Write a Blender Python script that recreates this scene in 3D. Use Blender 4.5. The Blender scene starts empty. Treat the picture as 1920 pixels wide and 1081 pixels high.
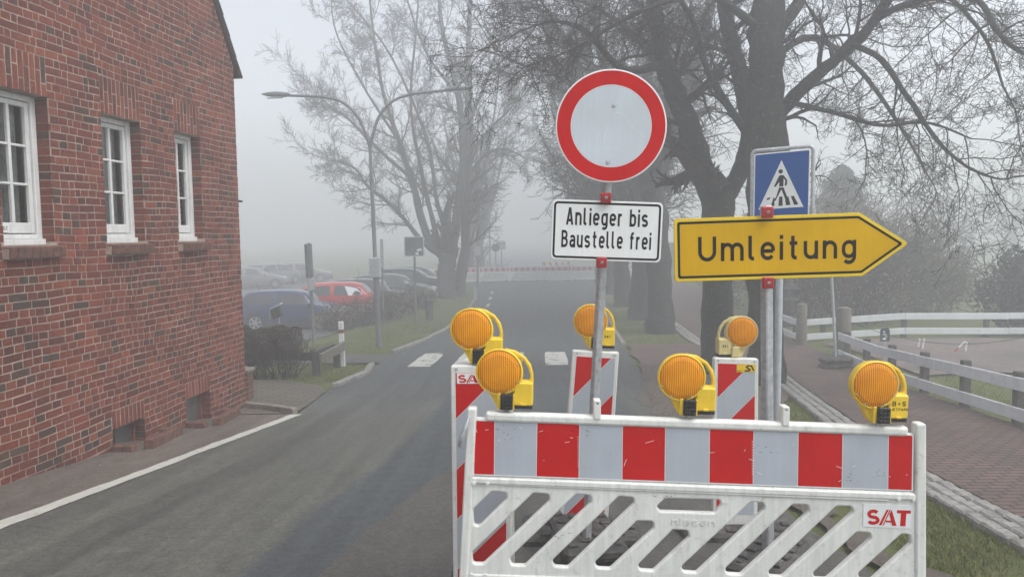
import bpy, bmesh, math, random
import numpy as np
from mathutils import Vector, Matrix
random.seed(7)
PI = math.pi
scene = bpy.context.scene
COL = scene.collection
# ------------------------------------------------------------------ camera
F = 1387.0; PIT = math.atan(104.5 / F); ROLL = -0.012; EYE = 1.62
_cp, _sp = math.cos(PIT), math.sin(PIT)
_c, _s = math.cos(ROLL), math.sin(ROLL)
_X = Vector((1, 0, 0)); _Y = Vector((0, _sp, _cp)); _Z = Vector((0, -_cp, _sp))
CX = _X * _c + _Y * _s; CY = -_X * _s + _Y * _c; CZ = _Z
CAM = Vector((0, 0, EYE))
cam = bpy.data.cameras.new('camera'); camo = bpy.data.objects.new('camera', cam); COL.objects.link(camo)
M = Matrix.Identity(4)
for i in range(3):
    M[i][0] = CX[i]; M[i][1] = CY[i]; M[i][2] = CZ[i]; M[i][3] = CAM[i]
camo.matrix_world = M
cam.sensor_width = 36; cam.lens = F / 1920 * 36; cam.clip_end = 3000; cam.clip_start = 0.05
scene.camera = camo
# ------------------------------------------------------------------ sky, sun, exposure
SUN_EL, SUN_AZ = math.radians(58), math.radians(122)
w = bpy.data.worlds.new('World'); scene.world = w; w.use_nodes = True
nt = w.node_tree; nt.nodes.clear()
out = nt.nodes.new('ShaderNodeOutputWorld'); bg = nt.nodes.new('ShaderNodeBackground')
sky = nt.nodes.new('ShaderNodeTexSky'); sky.sky_type = 'NISHITA'; sky.sun_disc = False
sky.sun_elevation = SUN_EL; sky.sun_rotation = SUN_AZ; sky.dust_density = 2; sky.air_density = 1.0; sky.ozone_density = 1.0
hs = nt.nodes.new('ShaderNodeHueSaturation'); hs.inputs['Saturation'].default_value = 0.30
nt.links.new(sky.outputs[0], hs.inputs['Color']); nt.links.new(hs.outputs[0], bg.inputs['Color'])
bg.inputs['Strength'].default_value = 0.15
nt.links.new(bg.outputs[0], out.inputs['Surface'])
sl = bpy.data.lights.new('sun', 'SUN'); sl.energy = 1.3; sl.angle = math.radians(40); sl.color = (1, 0.97, 0.93)
so = bpy.data.objects.new('sun', sl); COL.objects.link(so)
_sd = Vector((math.sin(SUN_AZ) * math.cos(SUN_EL), math.cos(SUN_AZ) * math.cos(SUN_EL), math.sin(SUN_EL)))
so.rotation_euler = _sd.to_track_quat('Z', 'Y').to_euler()
scene.view_settings.view_transform = 'Standard'; scene.view_settings.look = 'None'
scene.view_settings.exposure = 0.82; scene.view_settings.gamma = 1
scene.render.engine = 'CYCLES'
cy = scene.cycles
cy.use_denoising = True
cy.max_bounces = 6; cy.diffuse_bounces = 3; cy.glossy_bounces = 2; cy.transmission_bounces = 4
cy.volume_bounces = 3; cy.transparent_max_bounces = 8
cy.sample_clamp_indirect = 4
HAZE = 0.018

# ------------------------------------------------------------------ ground height
KS = [(-300, -2.5), (-40, -1.2), (-10, .95), (0, 1.62), (3.3, 1.88), (5, 2.05), (7, 2.25), (8.6, 2.4), (11, 2.6), (15, 2.87), (20, 3.12),
      (28, 3.28), (40, 3.3), (60, 3.3), (100, 3.2), (400, 3.0)]
KS[0] = (-300, -1.2)
kx = np.array([k[0] for k in KS], float); ky = np.array([k[1] for k in KS], float); km = np.gradient(ky, kx)
def sk(y):
    i = int(np.clip(np.searchsorted(kx, y) - 1, 0, len(kx) - 2)); h = kx[i + 1] - kx[i]; t = min(1, max(0, (y - kx[i]) / h))
    return (2*t**3-3*t*t+1)*ky[i] + (t**3-2*t*t+t)*h*km[i] + (-2*t**3+3*t*t)*ky[i+1] + (t**3-t*t)*h*km[i+1]
def ss(t):
    t = min(1, max(0, t)); return t * t * (3 - 2 * t)
def G(x, y):
    s = sk(y)
    s += .035 * min(3, max(0, x - .2)) * (1 - ss((y - 5) / 6))
    s -= .3 * ss((x - 6.6) / 2) * ss((y - 12) / 5)
    s += .25 * ss((-x - 4.5) / 3) * ss((y - 19) / 6)
    return EYE - s
def ray(u, v):
    return CX * ((u - 960) / F) + CY * ((540.5 - v) / F) - CZ
def at(u, v, depth):          # a point of the place at a known distance in front of the camera
    d = ray(u, v); return CAM + d * (depth / d.y)
def gp(u, v):
    d = ray(u, v); a = 1.5
    while a < 400:
        p = CAM + d * a
        if p.z < G(p.x, p.y): return p
        a *= 1.004
    return p

# ------------------------------------------------------------------ materials
MATS = {}
def new_mat(name):
    m = bpy.data.materials.new(name); m.use_nodes = True; MATS[name] = m
    n = m.node_tree.nodes; b = n['Principled BSDF']
    return m, m.node_tree, b
def nd(t, typ, **kw):
    n = t.nodes.new(typ)
    for k, v in kw.items():
        if hasattr(n, k): setattr(n, k, v)
        else: n.inputs[k].default_value = v
    return n
def ramp(t, src, stops, interp='LINEAR'):
    r = t.nodes.new('ShaderNodeValToRGB'); cr = r.color_ramp; cr.interpolation = interp
    while len(cr.elements) < len(stops): cr.elements.new(0.5)
    for e, (p, c) in zip(cr.elements, stops):
        e.position = p; e.color = (c[0], c[1], c[2], 1) if len(c) == 3 else c
    t.links.new(src, r.inputs[0]); return r
def mixc(t, fac, a, b, mode='MIX'):
    m = t.nodes.new('ShaderNodeMix'); m.data_type = 'RGBA'; m.blend_type = mode
    for s, v in ((0, fac), (6, a), (7, b)):
        if hasattr(v, 'is_linked') or isinstance(v, bpy.types.NodeSocket): t.links.new(v, m.inputs[s])
        elif s == 0: m.inputs[0].default_value = v
        else: m.inputs[s].default_value = (v[0], v[1], v[2], 1)
    return m.outputs[2]
def noise(t, scale, detail=4, rough=.55, coord='Object', vec=None, dist=0):
    n = t.nodes.new('ShaderNodeTexNoise'); n.inputs['Scale'].default_value = scale; n.inputs['Detail'].default_value = detail
    n.inputs['Roughness'].default_value = rough; n.inputs['Distortion'].default_value = dist
    if vec is None:
        tc = t.nodes.new('ShaderNodeTexCoord'); vec = tc.outputs[coord]
    t.links.new(vec, n.inputs['Vector']); return n.outputs[0]
def bump(t, b, h, strength=.3, dist=.01):
    n = t.nodes.new('ShaderNodeBump'); n.inputs['Strength'].default_value = strength; n.inputs['Distance'].default_value = dist
    t.links.new(h, n.inputs['Height']); t.links.new(n.outputs[0], b.inputs['Normal'])
def mscale(t, v, s, coord='Object', rot=(0, 0, 0)):
    tc = t.nodes.new('ShaderNodeTexCoord'); m = t.nodes.new('ShaderNodeMapping'); m.inputs['Scale'].default_value = s
    m.inputs['Rotation'].default_value = rot
    t.links.new(v if v is not None else tc.outputs[coord], m.inputs[0]); return m.outputs[0]
def simple(name, col, rough=.6, metal=0, var=.15, scale=8, dirt=None, dirt_amt=.5, dscale=12, bmp=0, bscale=60, dth=(.5, .7)):
    m, t, b = new_mat(name)
    n = noise(t, scale, 5)
    c = ramp(t, n, [(.3, [x * (1 - var) for x in col]), (.7, [min(1, x * (1 + var)) for x in col])]).outputs[0]
    if dirt:
        n2 = noise(t, dscale, 8, .7, dist=.4)
        f = ramp(t, n2, [(dth[0], (0, 0, 0)), (dth[1], (dirt_amt,) * 3)]).outputs[0]
        c = mixc(t, f, c, dirt)
    if name.startswith(('sheet', 'sign', 'edge', 'white', 'lamp_y', 'lamp_c', 'fence')):   # run-off streaks and fine speckle
        s1 = noise(t, 1, 6, .65, vec=mscale(t, None, (34, 34, 2.6))); s2 = noise(t, 150, 3, .6); s3 = noise(t, 3.5, 5)
        k1 = .88 if name.startswith('white') else .975
        c = mixc(t, 1, c, ramp(t, s1, [(.36, (k1, k1, k1*.98)), (.6, (1.02, 1.02, 1.02))]).outputs[0], 'MULTIPLY')
        c = mixc(t, 1, c, ramp(t, s3, [(.3, (.95, .95, .94)), (.7, (1.02, 1.02, 1.02))]).outputs[0], 'MULTIPLY')
        c = mixc(t, ramp(t, s2, [(.70, (0, 0, 0)), (.75, (.5,) * 3)]).outputs[0], c, (.10, .09, .08))
    t.links.new(c, b.inputs['Base Color']); b.inputs['Roughness'].default_value = rough; b.inputs['Metallic'].default_value = metal
    if bmp: bump(t, b, noise(t, bscale, 6), bmp, .01)
    if name.startswith(('sheet', 'sign', 'edge', 'print')): b.inputs['Specular IOR Level'].default_value = .05
    return m

simple('white_plastic', (.78, .79, .76), .42, var=.05, scale=4, dirt=(.30, .28, .24), dirt_amt=.55, dscale=22, bmp=.08, bscale=90, dth=(.55, .78))
simple('sheet_red', (.56, .008, .008), .38, var=.07, scale=5, dirt=(.65, .35, .33), dirt_amt=.5, dscale=40, dth=(.68, .74))
simple('sheet_grey', (.44, .48, .54), .34, var=.05, scale=4, dirt=(.2, .2, .2), dirt_amt=.6, dscale=45, dth=(.70, .76))
simple('sheet_white', (.80, .82, .83), .35, var=.03, scale=4, dirt=(.35, .35, .33), dirt_amt=.6, dscale=30, dth=(.66, .74))
simple('sign_face_grey', (.58, .63, .69), .34, var=.04, scale=3, dirt=(.8, .8, .8), dirt_amt=.35, dscale=25, dth=(.62, .75))
simple('sign_yellow', (.64, .375, .001), .36, var=.06, scale=3, dirt=(.30, .16, .01), dirt_amt=.7, dscale=38, dth=(.66, .72))
simple('edge_yellow', (.78, .55, .03), .36, var=.06, scale=3, dirt=(.35, .2, .02), dirt_amt=.6, dscale=30, dth=(.62, .7))
simple('sign_blue', (.0, .072, .31), .36, var=.05, scale=3)
simple('print_black', (.012, .012, .012), .5, var=.2, scale=20, dirt=(.25, .2, .12), dirt_amt=.5, dscale=60, dth=(.66, .72))
simple('lamp_yellow', (.84, .58, .03), .42, var=.07, scale=14, dirt=(.38, .28, .08), dirt_amt=.5, dscale=40, dth=(.56, .76), bmp=.04)
simple('lamp_cream', (.66, .56, .26), .45, var=.06, scale=10, dirt=(.3, .26, .15), dirt_amt=.5, dscale=40, dth=(.6, .76))
simple('black_plastic', (.016, .016, .017), .5, var=.3, scale=20)
simple('rubber', (.045, .045, .045), .8, var=.3, scale=10, dirt=(.16, .14, .12), dirt_amt=.8, dscale=14, dth=(.45, .65), bmp=.5, bscale=30)
simple('galvanised', (.46, .48, .50), .5, .35, var=.22, scale=26, dirt=(.12, .12, .12), dirt_amt=.7, dscale=50, dth=(.6, .68), bmp=.1, bscale=40)
simple('lamp_grey', (.15, .16, .17), .5, var=.15, scale=6)
simple('galvanised_pale', (.50, .54, .57), .5, .3, var=.12, scale=15, dirt=(.2, .2, .2), dirt_amt=.5, dscale=50, dth=(.62, .7))
simple('clamp_red', (.42, .018, .022), .45, var=.2, scale=30)
simple('white_paint', (.74, .75, .75), .45, var=.04, scale=4, dirt=(.45, .44, .4), dirt_amt=.5, dscale=10, dth=(.5, .8))
simple('fence_white', (.78, .81, .85), .5, var=.05, scale=2, dirt=(.40, .44, .40), dirt_amt=.5, dscale=5, dth=(.5, .8))
simple('road_paint', (.52, .52, .47), .7, var=.08, scale=10, dirt=(.085, .088, .088), dirt_amt=.95, dscale=3.2, dth=(.55, .60), bmp=.3)
simple('wood_grey', (.17, .155, .13), .85, var=.3, scale=9, dirt=(.09, .10, .06), dirt_amt=.7, dscale=8, bmp=.5, bscale=25)
simple('wood_dark', (.07, .066, .06), .85, var=.3, scale=12, bmp=.4, bscale=30)
simple('line_paint', (.50, .50, .45), .75, var=.08, scale=10, dirt=(.22, .21, .19), dirt_amt=.7, dscale=14, dth=(.56, .68), bmp=.3)
simple('granite', (.26, .25, .235), .8, var=.35, scale=7, dirt=(.08, .09, .06), dirt_amt=.7, dscale=16, bmp=.6, bscale=40)
simple('concrete', (.24, .21, .18), .85, var=.25, scale=8, dirt=(.09, .085, .07), dirt_amt=.8, dscale=10, bmp=.4, bscale=50)
simple('roof_tile', (.07, .05, .045), .7, var=.3, scale=8)
simple('curtain', (.55, .56, .55), .9, var=.2, scale=20)
simple('rust', (.20, .06, .035), .8, var=.4, scale=30)
simple('red_paint', (.5, .05, .04), .5, var=.1)
simple('brown_red', (.20, .05, .04), .7, var=.15)
simple('tyre', (.02, .02, .02), .8, var=.2)
simple('alloy', (.5, .5, .52), .35, .6, var=.05)
simple('car_trim', (.02, .02, .022), .5, var=.1)
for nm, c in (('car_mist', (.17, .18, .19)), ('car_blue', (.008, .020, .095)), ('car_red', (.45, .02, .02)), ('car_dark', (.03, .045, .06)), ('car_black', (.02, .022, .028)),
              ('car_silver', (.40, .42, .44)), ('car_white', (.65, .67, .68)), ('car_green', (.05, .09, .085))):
    m_, t_, b_ = new_mat(nm); b_.inputs['Base Color'].default_value = (*c, 1); b_.inputs['Roughness'].default_value = .3
    b_.inputs['Coat Weight'].default_value = .6; b_.inputs['Coat Roughness'].default_value = .06
    n_ = noise(t_, 2.5, 3); r_ = ramp(t_, n_, [(.3, [x * .88 for x in c]), (.7, [x * 1.12 for x in c])]); t_.links.new(r_.outputs[0], b_.inputs['Base Color'])
def glassy(name, col, rough):
    m, t, b = new_mat(name); n = noise(t, 3, 4)
    r = ramp(t, n, [(.3, [x * .7 for x in col]), (.7, [x * 1.4 for x in col])]); t.links.new(r.outputs[0], b.inputs['Base Color'])
    b.inputs['Roughness'].default_value = rough; b.inputs['Specular IOR Level'].default_value = .8; return m
glassy('car_glass', (.03, .035, .04), .05)
m, t, b = new_mat('window_glass'); t.nodes.remove(b)
fr_n = t.nodes.new('ShaderNodeFresnel'); fr_n.inputs['IOR'].default_value = 1.7; tr_ = t.nodes.new('ShaderNodeBsdfTransparent'); tr_.inputs[0].default_value = (.72, .76, .75, 1)
gl_ = t.nodes.new('ShaderNodeBsdfGlossy'); gl_.inputs['Roughness'].default_value = .03; bn = t.nodes.new('ShaderNodeBump'); bn.inputs['Strength'].default_value = .12; bn.inputs['Distance'].default_value = .02
t.links.new(noise(t, 4, 2), bn.inputs['Height']); t.links.new(bn.outputs[0], gl_.inputs['Normal'])
mx_ = t.nodes.new('ShaderNodeMixShader'); t.links.new(fr_n.outputs[0], mx_.inputs[0]); t.links.new(tr_.outputs[0], mx_.inputs[1]); t.links.new(gl_.outputs[0], mx_.inputs[2]); t.links.new(mx_.outputs[0], t.nodes['Material Output'].inputs['Surface'])
glassy('cellar_glass', (.10, .105, .10), .35)
glassy('tail_red', (.5, .02, .02), .15)
glassy('headlight', (.5, .52, .55), .1)
glassy('mirror_back', (.10, .11, .12), .35)
simple('reflect_patch', (.75, .76, .78), .4, var=.05)

# amber lens: ribbed plastic
m, t, b = new_mat('lens')
tc = t.nodes.new('ShaderNodeTexCoord')
wv = nd(t, 'ShaderNodeTexWave', wave_type='BANDS', bands_direction='X'); wv.inputs['Scale'].default_value = 33; wv.inputs['Distortion'].default_value = .3
wv2 = nd(t, 'ShaderNodeTexWave', wave_type='BANDS', bands_direction='Z'); wv2.inputs['Scale'].default_value = 44
wv3 = nd(t, 'ShaderNodeTexWave', wave_type='RINGS', rings_direction='Y'); wv3.inputs['Scale'].default_value = 50
for q in (wv, wv2, wv3): t.links.new(tc.outputs['Object'], q.inputs['Vector'])
ln = t.nodes.new('ShaderNodeVectorMath'); ln.operation = 'LENGTH'; t.links.new(tc.outputs['Object'], ln.inputs[0])
cen = ramp(t, ln.outputs['Value'], [(.018, (1, 1, 1)), (.024, (0, 0, 0))]).outputs[0]
h1 = mixc(t, .13, wv.outputs['Color'], wv2.outputs['Color']); h2 = mixc(t, cen, h1, wv3.outputs['Color'])
nz = noise(t, 9, 4)
oi = t.nodes.new('ShaderNodeObjectInfo'); h3 = mixc(t, .22, h2, oi.outputs['Random']); hh = mixc(t, .45, h3, nz)
c1 = ramp(t, hh, [(.2, (.38, .10, .0)), (.5, (.72, .25, .0)), (.8, (.98, .42, .004))]).outputs[0]
t.links.new(c1, b.inputs['Base Color']); b.inputs['Roughness'].default_value = .3; b.inputs['Specular IOR Level'].default_value = .25; b.inputs['Coat Weight'].default_value = .12
b.inputs['Subsurface Weight'].default_value = .0
bump(t, b, h2, .4, .003)

# facing bricks, colour per brick from an attribute
m, t, b = new_mat('facing_brick')
at_ = t.nodes.new('ShaderNodeAttribute'); at_.attribute_name = 'Col'
n1 = noise(t, 26, 6, .7); n2 = noise(t, 1.1, 6)
c = mixc(t, 1.0, at_.outputs['Color'], ramp(t, n1, [(.28, (.55, .55, .55)), (.72, (1.32, 1.28, 1.25))]).outputs[0], 'MULTIPLY')
c = mixc(t, 1.0, c, ramp(t, n2, [(.3, (.70, .70, .72)), (.7, (1.14, 1.12, 1.08))]).outputs[0], 'MULTIPLY')
t.links.new(c, b.inputs['Base Color']); b.inputs['Roughness'].default_value = .85
bump(t, b, n1, .5, .012)
simple('mortar', (.41, .32, .26), .95, var=.2, scale=9, dirt=(.16, .12, .10), dirt_amt=.75, dscale=3.2, dth=(.42, .66), bmp=.6, bscale=80)
m, t, b = new_mat('side_brick')
bt = nd(t, 'ShaderNodeTexBrick'); bt.inputs['Scale'].default_value = 1; bt.inputs['Brick Width'].default_value = .25; bt.inputs['Row Height'].default_value = .0775
bt.inputs['Mortar Size'].default_value = .011; bt.inputs['Color1'].default_value = (.24, .07, .05, 1); bt.inputs['Color2'].default_value = (.12, .05, .04, 1); bt.inputs['Mortar'].default_value = (.4, .32, .26, 1)
t.links.new(mscale(t, None, (1, 1, 1), 'Object', (PI / 2, 0, 0)), bt.inputs['Vector']); t.links.new(bt.outputs[0], b.inputs['Base Color']); b.inputs['Roughness'].default_value = .9

# asphalt: UV = metres across / along
def asphalt(name, cols, strip=None, far=False):
    m, t, b = new_mat(name)
    tc = t.nodes.new('ShaderNodeTexCoord'); ob = tc.outputs['Object']
    fine = noise(t, 75, 5, .85, vec=ob); mid = noise(t, 7, 6, .65, vec=ob); big = noise(t, .5, 4, vec=mscale(t, ob, (1, .35, 1)))
    c = ramp(t, big, [(.3, cols[0]), (.7, cols[1])]).outputs[0]
    c = mixc(t, 1, c, ramp(t, mid, [(.25, (.72, .72, .72)), (.75, (1.24, 1.24, 1.22))]).outputs[0], 'MULTIPLY')
    if strip:
        sx = t.nodes.new('ShaderNodeSeparateXYZ'); t.links.new(tc.outputs['UV'], sx.inputs[0])
        nn = noise(t, 1.3, 7, .65, vec=ob)
        for (lo, hi, col, amt) in strip:
            ad = nd(t, 'ShaderNodeMath', operation='MULTIPLY_ADD'); t.links.new(nn, ad.inputs[0]); ad.inputs[1].default_value = .05; t.links.new(sx.outputs[0], ad.inputs[2])
            f = ramp(t, ad.outputs[0], [(lo - .008, (0, 0, 0)), (lo + .008, (amt,) * 3), (hi - .008, (amt,) * 3), (hi + .008, (0, 0, 0))]).outputs[0]
            c = mixc(t, f, c, col)
    c = mixc(t, 1, c, ramp(t, fine, [(.34, (.5, .5, .5)), (.66, (1.55, 1.55, 1.53))]).outputs[0], 'MULTIPLY')
    if far:
        f = ramp(t, sx.outputs[1], [(.10, (0, 0, 0)), (.135, (.9,) * 3)]).outputs[0]
        c = mixc(t, f, c, mixc(t, 1, mixc(t, big, (.060, .068, .070), (.085, .092, .092)), ramp(t, fine, [(.3, (.7, .7, .7)), (.7, (1.3, 1.3, 1.3))]).outputs[0], 'MULTIPLY'))
    m5 = noise(t, 22, 4, .7, vec=ob); c = mixc(t, 1, c, ramp(t, m5, [(.32, (.70, .70, .70)), (.68, (1.28, 1.28, 1.27))]).outputs[0], 'MULTIPLY')
    st_ = noise(t, 1, 6, .6, vec=mscale(t, ob, (5.5, .22, 1), rot=(0, 0, .16)))
    c = mixc(t, 1, c, ramp(t, st_, [(.32, (.78, .78, .80)), (.68, (1.18, 1.18, 1.15))]).outputs[0], 'MULTIPLY')
    # hairline cracks and small spots
    vo = nd(t, 'ShaderNodeTexVoronoi', feature='DISTANCE_TO_EDGE'); vo.inputs['Scale'].default_value = .45
    dv = nd(t, 'ShaderNodeVectorMath', operation='ADD'); t.links.new(ob, dv.inputs[0])
    nv = t.nodes.new('ShaderNodeTexNoise'); nv.inputs['Scale'].default_value = 1.6; nv.inputs['Detail'].default_value = 6; t.links.new(ob, nv.inputs['Vector']); t.links.new(nv.outputs[1], dv.inputs[1])
    t.links.new(dv.outputs[0], vo.inputs['Vector'])
    cr = ramp(t, vo.outputs[0], [(.0, (.55, .55, .55)), (.006, (1, 1, 1))]).outputs[0]
    c = mixc(t, .35, c, mixc(t, 1, c, cr, 'MULTIPLY'))
    sp = noise(t, 14, 2, .5, vec=ob)
    c = mixc(t, ramp(t, sp, [(.70, (0, 0, 0)), (.74, (.6,) * 3)]).outputs[0], c, (.03, .03, .03))
    t.links.new(c, b.inputs['Base Color'])
    rr = ramp(t, mid, [(.3, (.62,) * 3), (.7, (.82,) * 3)]).outputs[0]; t.links.new(rr, b.inputs['Roughness'])
    bump(t, b, fine, .55, .006); return m
asphalt('asphalt', ((.082, .084, .074), (.112, .113, .100)),
        [(.0, .165, (.13, .123, .108), .55), (.275, .335, (.060, .061, .055), .7), (.525, .99, (.048, .057, .064), .85)], far=True)
asphalt('asphalt_far', ((.085, .09, .092), (.115, .12, .12)))
asphalt('asphalt_brown', ((.082, .077, .071), (.068, .065, .062)))
asphalt('asphalt_pavement', ((.135, .112, .096), (.10, .088, .078)))
asphalt('asphalt_carpark', ((.09, .09, .095), (.12, .12, .12)))

def paver(name, cols, mortar, bw, bh, ms=.008, sc=1):
    m, t, b = new_mat(name)
    tc = t.nodes.new('ShaderNodeTexCoord')
    nv = t.nodes.new('ShaderNodeTexNoise'); nv.inputs['Scale'].default_value = 3; t.links.new(tc.outputs['UV'], nv.inputs['Vector'])
    ad = nd(t, 'ShaderNodeMix', data_type='VECTOR'); ad.inputs[0].default_value = .012; t.links.new(tc.outputs['UV'], ad.inputs[4]); t.links.new(nv.outputs[1], ad.inputs[5])
    bt = nd(t, 'ShaderNodeTexBrick'); bt.inputs['Scale'].default_value = 1; bt.inputs['Brick Width'].default_value = bw; bt.inputs['Row Height'].default_value = bh
    bt.inputs['Mortar Size'].default_value = ms; bt.inputs['Mortar Smooth'].default_value = .05
    bt.inputs['Color1'].default_value = (*cols[0], 1); bt.inputs['Color2'].default_value = (*cols[1], 1); bt.inputs['Mortar'].default_value = (*mortar, 1)
    t.links.new(ad.outputs[1], bt.inputs['Vector'])
    n = noise(t, 1.1, 6, .6); n2 = noise(t, 45, 4, .7)
    c = mixc(t, 1, bt.outputs[0], ramp(t, n, [(.3, (.72, .74, .74)), (.7, (1.2, 1.15, 1.1))]).outputs[0], 'MULTIPLY')
    c = mixc(t, 1, c, ramp(t, n2, [(.3, (.75, .75, .75)), (.7, (1.25, 1.25, 1.25))]).outputs[0], 'MULTIPLY')
    ms_ = noise(t, 2.5, 7, .7)
    c = mixc(t, ramp(t, ms_, [(.55, (0, 0, 0)), (.75, (.5,) * 3)]).outputs[0], c, (.07, .075, .045))
    t.links.new(c, b.inputs['Base Color']); b.inputs['Roughness'].default_value = .8
    bump(t, b, bt.outputs[1], -.8, .006); return m
paver('brick_path', ((.155, .094, .082), (.11, .074, .067)), (.028, .024, .020), .20, .10, .012)
paver('lot_paver', ((.19, .155, .14), (.15, .13, .125)), (.09, .08, .075), .24, .16)
paver('drive_paver', ((.15, .128, .105), (.12, .10, .085)), (.045, .05, .03), .30, .15, .014)

# grass ground
m, t, b = new_mat('grass_ground')
a = noise(t, 1.1, 7, .65); f2 = noise(t, 30, 6, .75); f3 = noise(t, 5, 6, .7)
c = ramp(t, a, [(.3, (.060, .085, .016)), (.5, (.095, .12, .024)), (.72, (.13, .12, .045))]).outputs[0]
c = mixc(t, ramp(t, f3, [(.52, (0, 0, 0)), (.7, (.8,) * 3)]).outputs[0], c, (.12, .095, .06))
c = mixc(t, 1, c, ramp(t, f2, [(.3, (.5, .5, .5)), (.7, (1.5, 1.5, 1.45))]).outputs[0], 'MULTIPLY')
t.links.new(c, b.inputs['Base Color']); b.inputs['Roughness'].default_value = .95; bump(t, b, f2, .9, .03)
# bare earth with leaf litter
m, t, b = new_mat('dirt')
a = noise(t, 3, 7, .7); f2 = noise(t, 38, 6, .8)
c = ramp(t, a, [(.3, (.10, .082, .065)), (.55, (.14, .125, .11)), (.75, (.09, .09, .04))]).outputs[0]
c = mixc(t, 1, c, ramp(t, f2, [(.3, (.45, .45, .45)), (.7, (1.6, 1.5, 1.4))]).outputs[0], 'MULTIPLY')
t.links.new(c, b.inputs['Base Color']); b.inputs['Roughness'].default_value = .95; bump(t, b, f2, .9, .03)
def bladed(name, stops, rough=.8):
    m, t, b = new_mat(name); at_ = t.nodes.new('ShaderNodeAttribute'); at_.attribute_name = 'rnd'
    r = ramp(t, at_.outputs['Fac'], stops); t.links.new(r.outputs[0], b.inputs['Base Color']); b.inputs['Roughness'].default_value = rough
    return m
bladed('grass_blade', [(0, (.07, .11, .016)), (.5, (.15, .19, .03)), (.78, (.22, .20, .07)), (1, (.12, .085, .035))])
bladed('leaf_dark', [(0, (.010, .020, .016)), (1, (.03, .045, .035))], .5)
bladed('leaf_conifer', [(0, (.03, .07, .045)), (1, (.06, .11, .07))], .6)
bladed('dry_stem', [(0, (.10, .065, .045)), (.5, (.17, .12, .08)), (1, (.26, .21, .15))])
bladed('hedge_leaf', [(0, (.03, .020, .015)), (.6, (.075, .052, .040)), (.85, (.05, .055, .022)), (1, (.12, .085, .065))])
def bark(name, c0, c1, moss, sc=1):
    m, t, b = new_mat(name)
    v = mscale(t, None, (5 * sc, 5 * sc, 1.3 * sc)); n = noise(t, 3, 8, .7, vec=v, dist=.6); n2 = noise(t, 1.2, 4); n3 = noise(t, 17, 5, .7)
    c = ramp(t, n, [(.35, c0), (.65, c1)]).outputs[0]
    c = mixc(t, ramp(t, n2, [(.45, (0, 0, 0)), (.65, (.6,) * 3)]).outputs[0], c, moss)
    c = mixc(t, ramp(t, n3, [(.58, (0, 0, 0)), (.64, (.75,) * 3)]).outputs[0], c, (.15, .16, .135))
    t.links.new(c, b.inputs['Base Color']); b.inputs['Roughness'].default_value = .9; bump(t, b, n, 1.0, .04); return m
bark('bark_dark', (.010, .009, .008), (.042, .040, .035), (.026, .032, .018))
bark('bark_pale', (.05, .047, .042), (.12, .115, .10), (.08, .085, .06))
bark('twig', (.022, .017, .015), (.045, .035, .030), (.03, .028, .022), 2)
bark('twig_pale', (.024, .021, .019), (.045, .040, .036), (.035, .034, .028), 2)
bark('twig_brown', (.075, .050, .040), (.13, .09, .07), (.09, .08, .055), 2)
MT = MATS

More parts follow.
